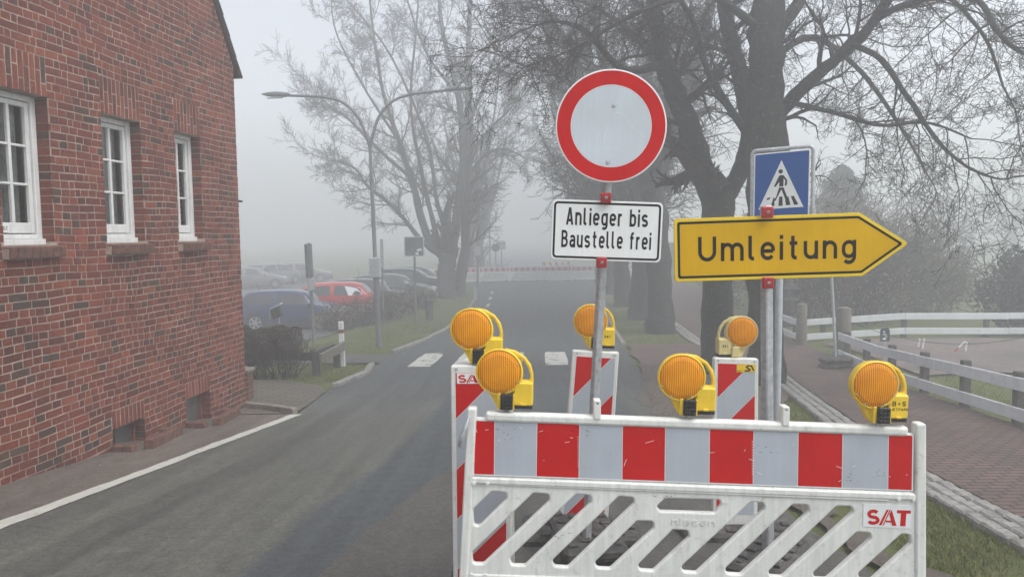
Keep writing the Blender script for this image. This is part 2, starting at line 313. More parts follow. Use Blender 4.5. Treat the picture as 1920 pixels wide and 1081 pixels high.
# ------------------------------------------------------------------ object helpers
def tag(o, label=None, cat=None, group=None, kind=None):
    if label: o['label'] = label
    if cat: o['category'] = cat
    if group: o['group'] = group
    if kind: o['kind'] = kind
    return o
def thing(name, label, cat, loc=(0, 0, 0), rz=0, group=None, rot=None):
    o = bpy.data.objects.new(name, None); COL.objects.link(o); o.location = loc
    o.rotation_euler = rot if rot else (0, 0, rz); o.empty_display_size = .2
    return tag(o, label, cat, group)
def link(name, me, parent=None, loc=None, rot=None):
    o = bpy.data.objects.new(name, me); COL.objects.link(o)
    if parent is not None: o.parent = parent
    if loc is not None: o.location = loc
    if rot is not None: o.rotation_euler = rot
    return o
def copy_tree(o, parent=None):
    c = o.copy(); COL.objects.link(c); c.parent = parent
    for ch in list(o.children): copy_tree(ch, c)
    return c
class MB:
    def __init__(s): s.v = []; s.f = []; s.mi = []; s.mats = []; s.smooth = []
    def _m(s, m):
        if m not in s.mats: s.mats.append(m)
        return s.mats.index(m)
    def add(s, vs, fs, mat=None, smooth=False):
        k = len(s.v); s.v += [tuple(v) for v in vs]; s.f += [tuple(i + k for i in f) for f in fs]
        s.mi += [s._m(mat)] * len(fs); s.smooth += [smooth] * len(fs)
    def box(s, c, d, mat=None, R=None, ch=0):
        x, y, z = d[0] / 2, d[1] / 2, d[2] / 2
        if ch > 0:
            bm = bmesh.new(); bmesh.ops.create_cube(bm, size=1)
            for v in bm.verts: v.co = Vector((v.co.x * d[0], v.co.y * d[1], v.co.z * d[2]))
            bmesh.ops.bevel(bm, geom=list(bm.edges), offset=ch, segments=1, affect='EDGES')
            bm.verts.index_update(); vs = [v.co.copy() for v in bm.verts]; fs = [[v.index for v in f.verts] for f in bm.faces]; bm.free()
        else:
            vs = [Vector((a * x, b_ * y, c_ * z)) for a in (-1, 1) for b_ in (-1, 1) for c_ in (-1, 1)]
            fs = [(0, 1, 3, 2), (4, 6, 7, 5), (0, 4, 5, 1), (2, 3, 7, 6), (0, 2, 6, 4), (1, 5, 7, 3)]
        if R is not None: vs = [R @ v for v in vs]
        c = Vector(c); s.add([v + c for v in vs], fs, mat)
        return s
    def cyl(s, p, q, r, mat=None, n=12, r2=None, cap=True):
        p = Vector(p); q = Vector(q); d = (q - p).normalized(); r2 = r if r2 is None else r2
        a = d.orthogonal().normalized(); b_ = d.cross(a)
        vs = [p + (a * math.cos(2*PI*i/n) + b_ * math.sin(2*PI*i/n)) * r for i in range(n)] + [q + (a * math.cos(2*PI*i/n) + b_ * math.sin(2*PI*i/n)) * r2 for i in range(n)]
        s.add(vs, [(i, (i+1) % n, n+(i+1) % n, n+i) for i in range(n)], mat, True)
        if cap: s.add(vs, [tuple(range(n))[::-1], tuple(range(n, 2*n))], mat)
        return s
    def tube(s, pts, rs, mat=None, n=8, cap=True):
        pts = [Vector(p) for p in pts]
        if not hasattr(rs, '__len__'): rs = [rs] * len(pts)
        vs = []; prev = None
        for i, p in enumerate(pts):
            d = (pts[min(i+1, len(pts)-1)] - pts[max(i-1, 0)]).normalized()
            a = d.orthogonal().normalized() if prev is None else (prev - d * prev.dot(d)).normalized()
            prev = a; b_ = d.cross(a)
            vs += [p + (a * math.cos(2*PI*k/n) + b_ * math.sin(2*PI*k/n)) * rs[i] for k in range(n)]
        fs = [(i*n+k, i*n+(k+1) % n, (i+1)*n+(k+1) % n, (i+1)*n+k) for i in range(len(pts)-1) for k in range(n)]
        s.add(vs, fs, mat, True)
        if cap: s.add(vs, [tuple(range(n))[::-1], tuple(range((len(pts)-1)*n, len(pts)*n))], mat)
        return s
    def build(s, name, mat=None, parent=None, loc=None, rot=None):
        me = bpy.data.meshes.new(name); me.from_pydata(s.v, [], s.f); ms = [x if x is not None else mat for x in s.mats]
        for x in ms: me.materials.append(MT[x] if isinstance(x, str) else x)
        me.polygons.foreach_set('material_index', s.mi); me.polygons.foreach_set('use_smooth', s.smooth); me.update()
        return link(name, me, parent, loc, rot)
def fillet(pts, r, seg=5):
    out = []; n = len(pts)
    for i in range(n):
        p = Vector(pts[i]); a = Vector(pts[i-1]) - p; b_ = Vector(pts[(i+1) % n]) - p
        rr = r[i] if hasattr(r, '__len__') else r
        la, lb = a.length, b_.length; ang = a.angle(b_); 
        tl = min(rr / max(math.tan(ang / 2), .05), la * .49, lb * .49)
        if rr <= 0 or tl < 1e-5: out.append(tuple(p)); continue
        A = p + a.normalized() * tl; B = p + b_.normalized() * tl
        for k in range(seg + 1):
            t_ = k / seg; q = A * (1-t_)**2 + p * 2 * t_ * (1-t_) + B * t_**2; out.append(tuple(q))
    return out
def plate(name, loops, thick, mat, parent=None, bev=0, y=0, loc=None, rot=None, bseg=2):
    """solid plate in the local XZ plane, front towards -Y, front face at y"""
    cu = bpy.data.curves.new('c', 'CURVE'); cu.dimensions = '2D'; cu.fill_mode = 'BOTH'
    cu.bevel_depth = bev; cu.bevel_resolution = bseg; cu.offset = -bev; cu.extrude = max(thick / 2 - bev, 0)
    for L in loops:
        sp = cu.splines.new('POLY'); sp.points.add(len(L) - 1); sp.use_cyclic_u = True
        for p, c in zip(sp.points, L): p.co = (c[0], c[1], 0, 1)
    ob = bpy.data.objects.new('c', cu); me = bpy.data.meshes.new_from_object(ob)
    bpy.data.objects.remove(ob); bpy.data.curves.remove(cu)
    me.transform(Matrix(((1, 0, 0, 0), (0, 0, -1, y + thick / 2), (0, 1, 0, 0), (0, 0, 0, 1))))
    me.materials.clear(); me.materials.append(MT[mat]); me.name = name
    return link(name, me, parent, loc, rot)
def rect(x0, z0, x1, z1, r=0, seg=5):
    p = [(x0, z0), (x1, z0), (x1, z1), (x0, z1)]
    return fillet(p, r, seg) if r else p
def circle(cx, cz, r, n=48, a0=0, a1=2*PI):
    return [(cx + r*math.cos(a0 + (a1-a0)*i/n), cz + r*math.sin(a0 + (a1-a0)*i/n)) for i in range(n)]
def clip_poly(poly, a, b_, c):       # keep a*x+b*z<=c
    out = []
    for i in range(len(poly)):
        p, q = poly[i-1], poly[i]; fp = a*p[0]+b_*p[1]-c; fq = a*q[0]+b_*q[1]-c
        if (fp <= 0) != (fq <= 0):
            t_ = fp / (fp - fq); out.append((p[0]+(q[0]-p[0])*t_, p[1]+(q[1]-p[1])*t_))
        if fq <= 0: out.append(q)
    return out
def flat(name, polys, y, mat, parent=None, rows=None):
    mb = MB()
    for k, P in enumerate(polys):
        if len(P) >= 3: mb.add([(p[0], y, p[1]) for p in P], [tuple(range(len(P)))], mat)
    return mb.build(name, mat, parent)

# ------------------------------------------------------------------ lettering drawn as strokes
def arc(cx, cy, rx, ry, a0, a1, n=10):
    return [(cx + rx*math.cos(math.radians(a0+(a1-a0)*i/n)), cy + ry*math.sin(math.radians(a0+(a1-a0)*i/n))) for i in range(n+1)]
def glyph(ch, w, s, X=.72, D=-.24, wc=None):
    """centre lines for one letter, cap height 1; w = bowl width, s = stroke; returns strokes, advance"""
    b_ = s/2; t_ = X-s/2; T = 1-s/2; r = w/2; wc = wc or w*1.15; C = wc/2; mid = (b_+t_)/2; q = .12; ry = min(r, (t_-b_)/2)*1.0
    if ch == 'n': return [[(0, 0), (0, X)], [(0, t_-ry)] + arc(r, t_-ry, r, ry, 180, 0) + [(w, 0)]], w
    if ch == 'm':
        v = w*.88; r2 = v/2
        return [[(0, 0), (0, X)], [(0, t_-r2)] + arc(r2, t_-r2, r2, r2, 180, 0) + [(v, 0)], [(v, t_-r2)] + arc(v+r2, t_-r2, r2, r2, 180, 0) + [(2*v, 0)]], 2*v
    if ch == 'u': return [[(w, X), (w, 0)], [(0, X), (0, b_+ry)] + arc(r, b_+ry, r, ry, 180, 360) + [(w, b_+ry)]], w
    if ch == 'l': return [[(0, 1), (0, b_+q)] + arc(q, b_+q, q, q, 180, 270, 5) + [(q+.05, b_)]], q+.05
    if ch == 'i': return [[(0, 0), (0, X)], [(0, 1-s*1.05), (0, 1)]], 0
    if ch == 'e': return [[(0, mid), (w, mid)], [(w, mid), (w, t_-ry)] + arc(r, t_-ry, r, ry, 0, 180) + [(0, b_+ry)] + arc(r, b_+ry, r, ry, 180, 325)], w
    if ch == 'g': return [[(w, X), (w, D+b_+ry)] + arc(r, D+b_+ry, r, ry, 0, -140), [(w, t_-ry)] + arc(r, t_-ry, r, ry, 0, 180) + [(0, b_+ry)] + arc(r, b_+ry, r, ry, 180, 360)], w
    if ch == 'r': return [[(0, 0), (0, X)], [(0, t_-ry)] + arc(r, t_-ry, r, ry, 180, 75)], w*.62
    if ch == 'b': return [[(0, 0), (0, 1)], [(0, t_-ry)] + arc(r, t_-ry, r, ry, 180, 0) + [(w, b_+ry)] + arc(r, b_+ry, r, ry, 0, -180)], w
    if ch == 's':
        k = (t_-b_)/4
        return [arc(r, t_-k, r, k, 25, 270, 14) + arc(r, b_+k, r, k, 90, -155, 14)], w
    if ch == 'a': 
        m2 = b_+(t_-b_)*.58; k = (m2-b_)/2
        return [[(w, 0), (w, t_-ry)] + arc(r, t_-ry, r, ry, 0, 150), [(w, m2), (k, m2)] + arc(k, b_+k, k, k, 90, 270, 8) + [(w*.55, b_), (w, b_+k*.9)]], w
    if ch == 't': return [[(.14, .96), (.14, b_+q)] + arc(.14+q, b_+q, q, q, 180, 270, 5) + [(.14+q+.05, b_)], [(0, t_), (.33, t_)]], .33
    if ch == 'f': return [[(.13, 0), (.13, T-q)] + arc(.13+q, T-q, q, q, 180, 90, 5) + [(.13+q+.06, T)], [(0, t_), (.31, t_)]], .31
    if ch == 'A': return [[(0, 0), (C-.012, 1)], [(C+.012, 1), (wc, 0)], [(wc*.14, .27), (wc*.86, .27)]], wc
    if ch == 'B':
        k = (T-.53)/2; k2 = (.53-b_)/2
        return [[(0, 0), (0, 1)], [(0, T), (wc-k-.04, T)] + arc(wc-k-.04, T-k, k, k, 90, -90, 8) + [(0, .53)], [(0, .53), (wc-k2, .53)] + arc(wc-k2, .53-k2, k2, k2, 90, -90, 8) + [(0, b_)]], wc
    if ch == 'U': return [[(0, 1), (0, b_+C)] + arc(C, b_+C, C, C, 180, 360) + [(wc, 1)]], wc
    if ch == 'S':
        k = (T-b_)/4
        return [arc(C, T-k, C, k, 20, 270, 14) + arc(C, b_+k, C, k, 90, -160, 14)], wc
    if ch == 'T': return [[(C, 0), (C, 1)], [(0, T), (wc, T)]], wc
    if ch == '+': return [[(C*.3, .5), (C*1.5, .5)], [(C*.9, .25), (C*.9, .75)]], wc*.9
    if ch == 'M': return [[(0, 0), (0, 1)], [(0, 1), (C, .35), (wc, 1)], [(wc, 1), (wc, 0)]], wc
    if ch == 'I': return [[(0, 0), (0, 1)]], 0
    if ch in 'EL':
        st = [[(0, 0), (0, 1)], [(0, b_), (wc, b_)]]
        if ch == 'E': st += [[(0, T), (wc, T)], [(0, .52), (wc*.85, .52)]]
        return st, wc
    if ch in 'PRK':
        k = (T-.48)/2
        if ch == 'K': return [[(0, 0), (0, 1)], [(wc, 1), (0, .42)], [(wc*.3, .55), (wc, 0)]], wc
        st = [[(0, 0), (0, 1)], [(0, T), (wc-k, T)] + arc(wc-k, T-k, k, k, 90, -90, 8) + [(0, .48)]]
        if ch == 'R': st.append([(wc*.5, .48), (wc, 0)])
        return st, wc
    return [], w
def ribbon(pts, hw):
    P = []
    for p in pts:
        if not P or (abs(p[0]-P[-1][0]) + abs(p[1]-P[-1][1])) > 1e-5: P.append(p)
    P = [Vector(p) for p in P]; L = []; R = []
    for i, p in enumerate(P):
        d0 = (P[i]-P[i-1]).normalized() if i > 0 else (P[1]-P[0]).normalized()
        d1 = (P[i+1]-P[i]).normalized() if i < len(P)-1 else d0
        n0 = Vector((-d0.y, d0.x)); n1 = Vector((-d1.y, d1.x)); mm = (n0+n1)
        mm = mm.normalized() if mm.length > .1 else n0
        k = hw / max(.35, mm.dot(n0)); L.append(p+mm*k); R.append(p-mm*k)
    return L, R
def lettering(name, text, h, x, z, y, mat, parent, w=.42, s=.14, gap=.16, space=.4, X=.72, wc=None, center=False, dz=.00012, slant=0):
    mb = MB(); cur = 0; items = []
    for ch in text:
        if ch == ' ': cur += space; continue
        st, adv = glyph(ch, w, s, X, wc=wc)
        for q in st: items.append([(p[0]+cur+s/2, p[1]) for p in q])
        cur += adv + s + gap
    total = cur - gap
    off = -total/2 if center else 0; k = 0
    for q in items:
        L, R = ribbon(q, s/2); k = (k+1) % 4
        vs = [(x+(p.x+off+slant*p.y)*h, y-k*dz, z+p.y*h) for p in L] + [(x+(p.x+off+slant*p.y)*h, y-k*dz, z+p.y*h) for p in R]; n = len(L)
        mb.add(vs, [(i, n+i, n+i+1, i+1) for i in range(n-1)], mat)
    return mb.build(name, mat, parent), total*h
def sat_logo(parent, x0, z0, x1, z1, y, name='logo'):
    """bold red S A T with a split slanting A"""
    W = x1-x0; H = z1-z0; mb = MB(); hwk = .115
    def T_(p): return (x0+p[0]*W, p[1])
    sp = arc(.165, .69, .10, .19, 35, 270, 14) + arc(.165, .31, .11, .19, 90, -150, 14)
    sp = [(p[0]*W, p[1]*H) for p in sp]; L, R = ribbon(sp, H*.105)
    n = len(L); mb.add([(x0+p.x, y, z0+p.y) for p in L] + [(x0+p.x, y, z0+p.y) for p in R], [(i, n+i, n+i+1, i+1) for i in range(n-1)], 'sheet_red')
    def poly(P): mb.add([(x0+p[0]*W, y-.00015, z0+p[1]*H) for p in P], [tuple(range(len(P)))], 'sheet_red')
    poly([(.30, 0), (.36, 0), (.50, 1), (.455, 1)]); poly([(.385, 0), (.41, 0), (.55, 1), (.52, 1)])
    poly([(.57, 1), (.70, 0), (.60, 0), (.52, .72)]); poly([(.45, .2), (.455, .32), (.60, .32), (.62, .2)])
    poly([(.69, 1), (1, 1), (1, .8), (.90, .8), (.90, 0), (.78, 0), (.78, .8), (.69, .8)])
    return mb.build(name, 'sheet_red', parent)
# ================================================================== ground
def axis(a, b_, near, grow=1.12):
    xs = [0.0]; st = near
    while xs[-1] < b_: xs.append(xs[-1] + st); st = st * grow if xs[-1] > 22 else st
    ys = [0.0]; st = near
    while ys[-1] > a: ys.append(ys[-1] - st); st = st * grow if ys[-1] < -14 else st
    return sorted(set(ys[1:] + xs))
def grid_mesh(name, xs, ys, fz, mat, kind='structure'):
    v = [(x, y, fz(x, y)) for y in ys for x in xs]; n = len(xs)
    f = [(j*n+i, j*n+i+1, (j+1)*n+i+1, (j+1)*n+i) for j in range(len(ys)-1) for i in range(n-1)]
    me = bpy.data.meshes.new(name); me.from_pydata(v, [], f); me.materials.append(MT[mat])
    me.polygons.foreach_set('use_smooth', [True]*len(f)); me.update()
    return tag(link(name, me), kind=kind)
def far_axis(a, b_, near):
    l = axis(a, b_, near); return l
XS = far_axis(-420, 420, .5); YS = far_axis(-60, 620, .4)
rg = random.Random(3)
grid_mesh('ground', XS, YS, lambda x, y: G(x, y) - .03, 'grass_ground')
def interp(tab, y):
    if y <= tab[0][0]: return tab[0][1]
    for (a, b_), (c, d) in zip(tab, tab[1:]):
        if y <= c: return b_ + (d-b_) * (y-a) / (c-a)
    return tab[-1][1]
def sheet(name, L, R, y0, y1, dz, mat, nx=12, dy=.3, uvc=None, uvs=1.0, jit=0, edge=0, kind='structure', vs=1.0):
    rr = random.Random(hash(name) % 999 if False else len(name)*7); ys = [y0 + (y1-y0)*k/max(1, int((y1-y0)/dy)) for k in range(int((y1-y0)/dy)+1)]
    v = []; uv = []; jl = jr = 0
    for y in ys:
        jl = jl*.6 + rr.gauss(0, jit); jr = jr*.6 + rr.gauss(0, jit)
        a = interp(L, y) + jl; b_ = interp(R, y) + jr
        for i in range(nx+1):
            x = a + (b_-a)*i/nx; v.append((x, y, G(x, y)+dz)); uv.append((((x-interp(uvc, y))/uvs+.5) if uvc else x, y*vs))
    n = nx+1; f = [(j*n+i, j*n+i+1, (j+1)*n+i+1, (j+1)*n+i) for j in range(len(ys)-1) for i in range(nx)]
    me = bpy.data.meshes.new(name); me.from_pydata(v, [], f); me.materials.append(MT[mat])
    ul = me.uv_layers.new(name='UVMap'); li = np.zeros(len(me.loops), int); me.loops.foreach_get('vertex_index', li)
    ul.data.foreach_set('uv', np.array(uv)[li].ravel()); me.polygons.foreach_set('use_smooth', [True]*len(f)); me.update()
    return tag(link(name, me), kind=kind)
WX0, WK = -5.28, .1082
LINE = [(-20, -5.0), (0, -4.15), (5.23, -3.74), (6.76, -3.56), (8.34, -3.40), (10.4, -3.10)]
ROAD_L = LINE + [(12.7, -3.26), (14.5, -3.3), (15.9, -3.04), (17.5, -3.1), (19.2, -3.12), (21.5, -2.7), (24.5, -2.24), (37, -1.9), (44, -2.2), (50, -3.2), (60, -7)]
ROAD_R = [(-20, 2.6), (0, 2.2), (5, 2.1), (10.4, 2.15), (12, 2.3), (15, 2.6), (19.8, 3.0), (27, 3.54), (36, 4.4), (50, 5.6), (60, 6.4)]
UC = [(0, -1.85), (4.2, -1.63), (5.6, -1.52), (6.9, -1.35), (9.7, -1.16), (12, -1.1), (60, 0)]
sheet('road', ROAD_L, ROAD_R, -20, 110, 0, 'asphalt', 24, .4, UC, 6.0, vs=.01)
PL = [(-20, -2.0), (0, -1.45), (4.26, -1.13), (5.2, -1.0), (6.9, -.63), (7.6, -.2), (8.2, .6), (8.6, 1.8)]
sheet('road_patch', PL, [(y, x-.02) for y, x in ROAD_R], -20, 8.5, .004, 'asphalt_brown', 10, .12, jit=.018)
WALLX = [(-20, WX0-.1082*20-.2), (11.3, WX0+.1082*11.3-.2)]
sheet('pavement', WALLX, [(y, x+.02) for y, x in LINE], -20, 10.45, .004, 'asphalt_pavement', 5, .25, jit=.004)
sheet('edge_line', [(y, x-.075) for y, x in LINE], [(y, x+.075) for y, x in LINE], -20, 10.4, .008, 'line_paint', 2, .12, jit=.006)
DR = [(10.5, -3.12), (12.7, -3.28), (13.4, -3.5), (14.2, -4.3), (14.6, -5)]
sheet('driveway', [(10.5, -4.35), (11.2, -4.4), (11.6, -9.5), (14.6, -9.5)], DR, 10.5, 14.4, .008, 'drive_paver', 24, .1, jit=.012)
sheet('side_path', [(17.0, -7.5), (18.9, -7.5)], [(17.0, -3.1), (18.9, -3.14)], 17.05, 18.8, .006, 'asphalt_brown', 14, .2, jit=.01)
sheet('car_park', [(19.5, -26), (60, -26)], [(19.5, -8.6), (22, -7.3), (25, -6.2), (30, -5.6), (40, -5.0), (47, -4.6), (60, -4.5)], 19.5, 60, .006, 'asphalt_carpark', 30, .5)
PATH_L = [(-5, 3.3), (3, 3.55), (5.4, 3.82), (6.9, 3.95), (9.4, 4.4), (12, 4.9), (14.4, 5.40), (20.9, 5.45), (27, 6.0), (36, 7.0), (60, 9.5)]
PATH_R = [(-5, 5.6), (5, 6.0), (9, 6.25), (12, 6.6), (16.3, 7.2), (20, 7.6), (27, 8.0), (36, 9.2), (60, 12)]
sheet('brick_footpath', [(y, x+.0) for y, x in PATH_L], PATH_R, -5, 60, .012, 'brick_path', 16, .3, jit=.002)
sheet('brick_crossing', [(15.2, 2.75), (20.6, 3.15)], [(y, x+.04) for y, x in PATH_L], 15.4, 20.4, .010, 'brick_path', 12, .2, jit=.03)
sheet('bare_earth', [(2, 2.2), (9, 2.05), (11, 2.0), (13, 2.35), (15.4, 2.65)], [(2, 2.35), (7.5, 2.6), (8.6, 3.0), (9.6, 3.6), (12, 4.5), (14, 5.2), (15.4, 5.3)], 2, 15.5, .006, 'dirt', 20, .15, jit=.05)
sheet('entrance_paving', [(9.0, 7.0), (13, 7.6), (17, 7.8), (19, 7.7)], [(9.0, 24), (13, 24), (15.5, 24), (18.9, 7.9)], 13.6, 18.2, .010, 'lot_paver', 26, .3)
# zebra crossing stripes
for k, x0 in enumerate((-2.36, -1.36, -.33, .72, 1.75)):
    L = [(16.2, x0), (18.9, x0+.10)]; R = [(16.2, x0+.52), (18.9, x0+.62)]
    tag(sheet('crossing_stripe', L, R, 16.25, 18.85, .006, 'road_paint', 4, .2, jit=.006), kind='structure')
# far lane dashes
for y in (33, 36.5, 40):
    sheet('lane_mark', [(y, -1.2), (y+2, -1.15)], [(y, -1.05), (y+2, -1.0)], y, y+1.6, .006, 'road_paint', 2, .4)
def kerb(name, pts, wd=.13, h=.07, mat='granite', ln=.9):
    mb = MB(); rr = random.Random(5)
    P = [Vector((x, y, 0)) for x, y in pts]; segs = []
    for a, b_ in zip(P, P[1:]):
        n = max(1, round((b_-a).length/ln))
        for i in range(n): segs.append((a.lerp(b_, i/n), a.lerp(b_, (i+1)/n)))
    for a, b_ in segs:
        m_ = (a+b_)/2; d = b_-a; ang = math.atan2(d.y, d.x); za, zb = G(a.x, a.y), G(b_.x, b_.y)
        R = Matrix.Rotation(ang, 3, 'Z') @ Matrix.Rotation(-math.atan2(zb-za, d.length), 3, 'Y')
        mb.box((m_.x, m_.y, (za+zb)/2 + h/2 - .06 + rr.uniform(-.006, .006)), (d.length-.012, wd+rr.uniform(-.008, .008), h+.12), None, R, .012)
    return tag(mb.build(name, mat), kind='structure')
kerb('kerb', [(-3.25, 13.3), (-3.16, 14.2), (-3.02, 15.2), (-3.12, 15.9), (-3.2, 16.6)])
kerb('kerb', [(-3.14, 19.2), (-2.72, 21.5), (-2.26, 24.5), (-1.92, 30), (-1.85, 37), (-2.2, 44)])
kerb('kerb', [(3.1, 20.6), (3.58, 27), (4.44, 36), (5.6, 48)], .12, .04)
kerb('driveway_edging', [(-4.3, 11.25), (-3.72, 10.9), (-3.12, 10.45)], .08, .09, 'concrete', .6)
# granite setts beside the footpath
def setts():
    bm_v = []; bm_f = []; rr = random.Random(11); mb = MB()
    y = 2.0
    while y < 26:
        for r in range(3):
            x = interp(PATH_L, y) - .36 + r*.125 + rr.uniform(-.008, .008); l = rr.uniform(.10, .17)
            mb.box((x, y + rr.uniform(0, .05), G(x, y) + .0 + rr.uniform(-.004, .006)), (.112, l, .08), None, Matrix.Rotation(rr.uniform(-.08, .08), 3, 'Z'), .016)
        y += .155
    return mb.build('sett_edging', 'granite')
tag(setts(), kind='structure')

# ================================================================== haze
mb = MB(); zmin = min(G(x, y) for x in (-420, 0, 420) for y in (-60, 30, 100, 600)) - 1.3
mb.box((0, 280, (16.5 + zmin)/2), (880, 700, 16.5 - zmin))
m, t, b = new_mat('haze'); t.nodes.remove(b)
pv = t.nodes.new('ShaderNodeVolumePrincipled'); pv.inputs['Color'].default_value = (.97, .985, 1, 1); pv.inputs['Density'].default_value = HAZE
pv.inputs['Anisotropy'].default_value = 0.35
t.links.new(pv.outputs[0], t.nodes['Material Output'].inputs['Volume'])
tag(mb.build('haze', 'haze'), kind='stuff')

# ================================================================== brick building
WL = math.hypot(1, WK)
def wframe():
    d = Vector((WK, 1, 0)).normalized(); n = Vector((d.y, -d.x, 0))   # n points to the road
    return d, n
WD, WN = wframe()
bld = thing('brick_building', 'red brick gabled house with small white lattice windows beside the road', 'house', (WX0, 0, 0), 0)
bld.rotation_euler = (0, 0, math.atan2(WD.y, WD.x))                # local x along the wall, local -y towards the road
T0, T1, HE = 1.2, 11.2, 4.10
TM = (T0+T1)/2; SL = math.tan(math.radians(56)); HR = HE + (T1-TM)*SL
WINS = [(6.70, 7.345, 1.555, 2.985), (8.13, 8.835, 1.555, 2.962), (9.55, 10.165, 1.555, 2.962)]
EXTRA = [(5.28, 5.92, 1.555, 2.985), (3.85, 4.5, 1.555, 2.985)]
CELL = [(8.05, 8.645, -1.15, -.49), (9.535, 10.15, -1.25, -.49)]
OPEN = WINS + EXTRA + CELL
def gable_h(t_): return HE + (min(t_-T0, T1-t_))*SL
# mortar bed with the openings cut out
outer = [(T0, -1.6), (T1, -1.6), (T1, HE), (TM, HR), (T0, HE)]
wall = plate('wall', [outer] + [rect(a, c, b_, d) for a, b_, c, d in OPEN], .30, 'mortar', bld, 0, .0016)
# reveals get bricks from the bricks mesh; every brick is one small block
rb = random.Random(21); bv = []; bf = []; bc = []
PAL = [(.255, .066, .036), (.225, .056, .032), (.285, .080, .042), (.19, .050, .032), (.24, .068, .042), (.30, .098, .056), (.165, .048, .032)]
def brick_col():
    q = rb.random()
    if q < .028: c = (.095, .068, .052)
    elif q < .09: c = (.11, .065, .045)
    else: c = rb.choice(PAL)
    k = .72*rb.uniform(.80, 1.20); return (c[0]*k, c[1]*k*.86, c[2]*k*.82)
def wave(t_, h): return .006*math.sin(t_*1.7+h*2.1) + .004*math.sin(t_*4.3+h*5+1) + .003*math.sin(t_*9+h*3)
def add_brick(t0, t1, h0, h1, col=None, front=0.0, back=.02, wv=True, sk=None):
    if t1-t0 < .02 or h1-h0 < .015: return
    k = len(bv); pr = front - rb.uniform(0, .0012); e = .003
    j = [rb.uniform(-.0022, .0022) for _ in range(8)]
    w0 = wave(t0, h0) if wv else 0; w1 = wave(t1, h0) if wv else 0
    f = [(t0+j[0], pr, h0+w0+j[1]), (t1+j[2], pr+j[1], h0+w1+j[3]), (t1+j[4], pr, h1+w1+j[5]), (t0+j[6], pr+j[2], h1+w0+j[7])]
    bb = [(x, back, z) for x, _, z in f]
    bv.extend(f + bb); bf.extend([(k, k+1, k+2, k+3), (k+1, k+5, k+6, k+2), (k+4, k, k+3, k+7), (k+3, k+2, k+6, k+7), (k+4, k+5, k+1, k)])
    bc.extend([col or brick_col()]*8)
CH = .0775; JT = .0115
def snap(h): return round((h+1.6)/CH)*CH-1.6
SOLD = [(a-.0, b_+.0, d, snap(d+.36)) for a, b_, c, d in WINS+EXTRA] + [(a, b_, d, snap(d+.235)) for a, b_, c, d in CELL]
SILL = [(a-.03, b_+.035, snap(1.43), 1.555) for a, b_, c, d in WINS+EXTRA]
blocks = OPEN + SOLD + SILL
row = 0; h = -1.6
while h < HR - .05:
    h0, h1 = h + JT/2, h + CH - JT/2
    lo, hi = T0, T1
    if h > HE - .05: dd = (h1-HE)/SL; lo, hi = T0+dd, T1-dd
    cuts = sorted([(a, b_) for a, b_, c, d in [(q[0], q[1], q[2], q[3]) for q in blocks] if c < h1-.02 and d > h0+.02])
    spans = []; cur = lo
    for a, b_ in cuts:
        if a > cur: spans.append((cur, min(a, hi)))
        cur = max(cur, b_)
    if cur < hi: spans.append((cur, hi))
    for a, b_ in spans:
        t_ = a + (-.13 if row % 2 else 0) + rb.uniform(-.02, .02); k_ = row
        while t_ < b_:
            q = rb.random(); ln = .122 if q < .58 else .235 if q < .80 else .18 if q < .86 else .078
            add_brick(max(a, t_)+JT/2*(0 if t_ <= a else 1), min(b_, t_+ln)-JT/2*(0 if t_+ln >= b_ else 1), h0, h1); t_ += ln
    h += CH; row += 1
for a, b_, c, d in SOLD:
    n = max(1, round((b_-a)/.0735)); st = (b_-a)/n; tall = d-c > .3
    for i in range(n):
        x = a+i*st; cc = [q*1.0 for q in brick_col()]
        if cc[0] < .12: cc = list(PAL[0])
        if tall:
            cut = c + (.235 if i % 2 else .12)
            add_brick(x+.0068, x+st-.0068, c+.002, cut-.006, cc, -.0, wv=False); add_brick(x+.0068, x+st-.0068, cut+.006, d-.006, brick_col(), -.0, wv=False)
        else: add_brick(x+.0068, x+st-.0068, c+.002, d-.006, cc, -.0, wv=False)
# bricks lining the reveals (right-hand and left-hand jambs)
def reveal(tx, c, d, side):
    h = math.ceil(c/CH)*CH - (1.6/CH % 1)*CH*0
    h = -1.6
    while h < d:
        if h >= c-.03:
            h0, h1 = h+JT/2, min(d, h+CH-JT/2); k = len(bv); col = brick_col(); q = .005 if side > 0 else -.005
            w_ = wave(tx, h0)
            f = [(tx-q*.8, .004, h0+w_), (tx-q*.8, .128, h0+w_), (tx-q*.8, .128, h1+w_), (tx-q*.8, .004, h1+w_)]; bb = [(x+q*4, y, z) for x, y, z in f]
            bv.extend(f+bb); bf.extend([(k, k+1, k+2, k+3), (k+4, k+5, k+1, k), (k+3, k+2, k+6, k+7)]); bc.extend([col]*8)
        h += CH
for a, b_, c, d in OPEN: reveal(b_, c, d, 1); reveal(a, c, d, -1)
me = bpy.data.meshes.new('facing_bricks'); me.from_pydata(bv, [], bf); me.materials.append(MT['facing_brick'])
ca = me.color_attributes.new('Col', 'FLOAT_COLOR', 'POINT'); ca.data.foreach_set('color', np.array([(*c, 1) for c in bc]).ravel()); me.update()
link('facing_bricks', me, wall)
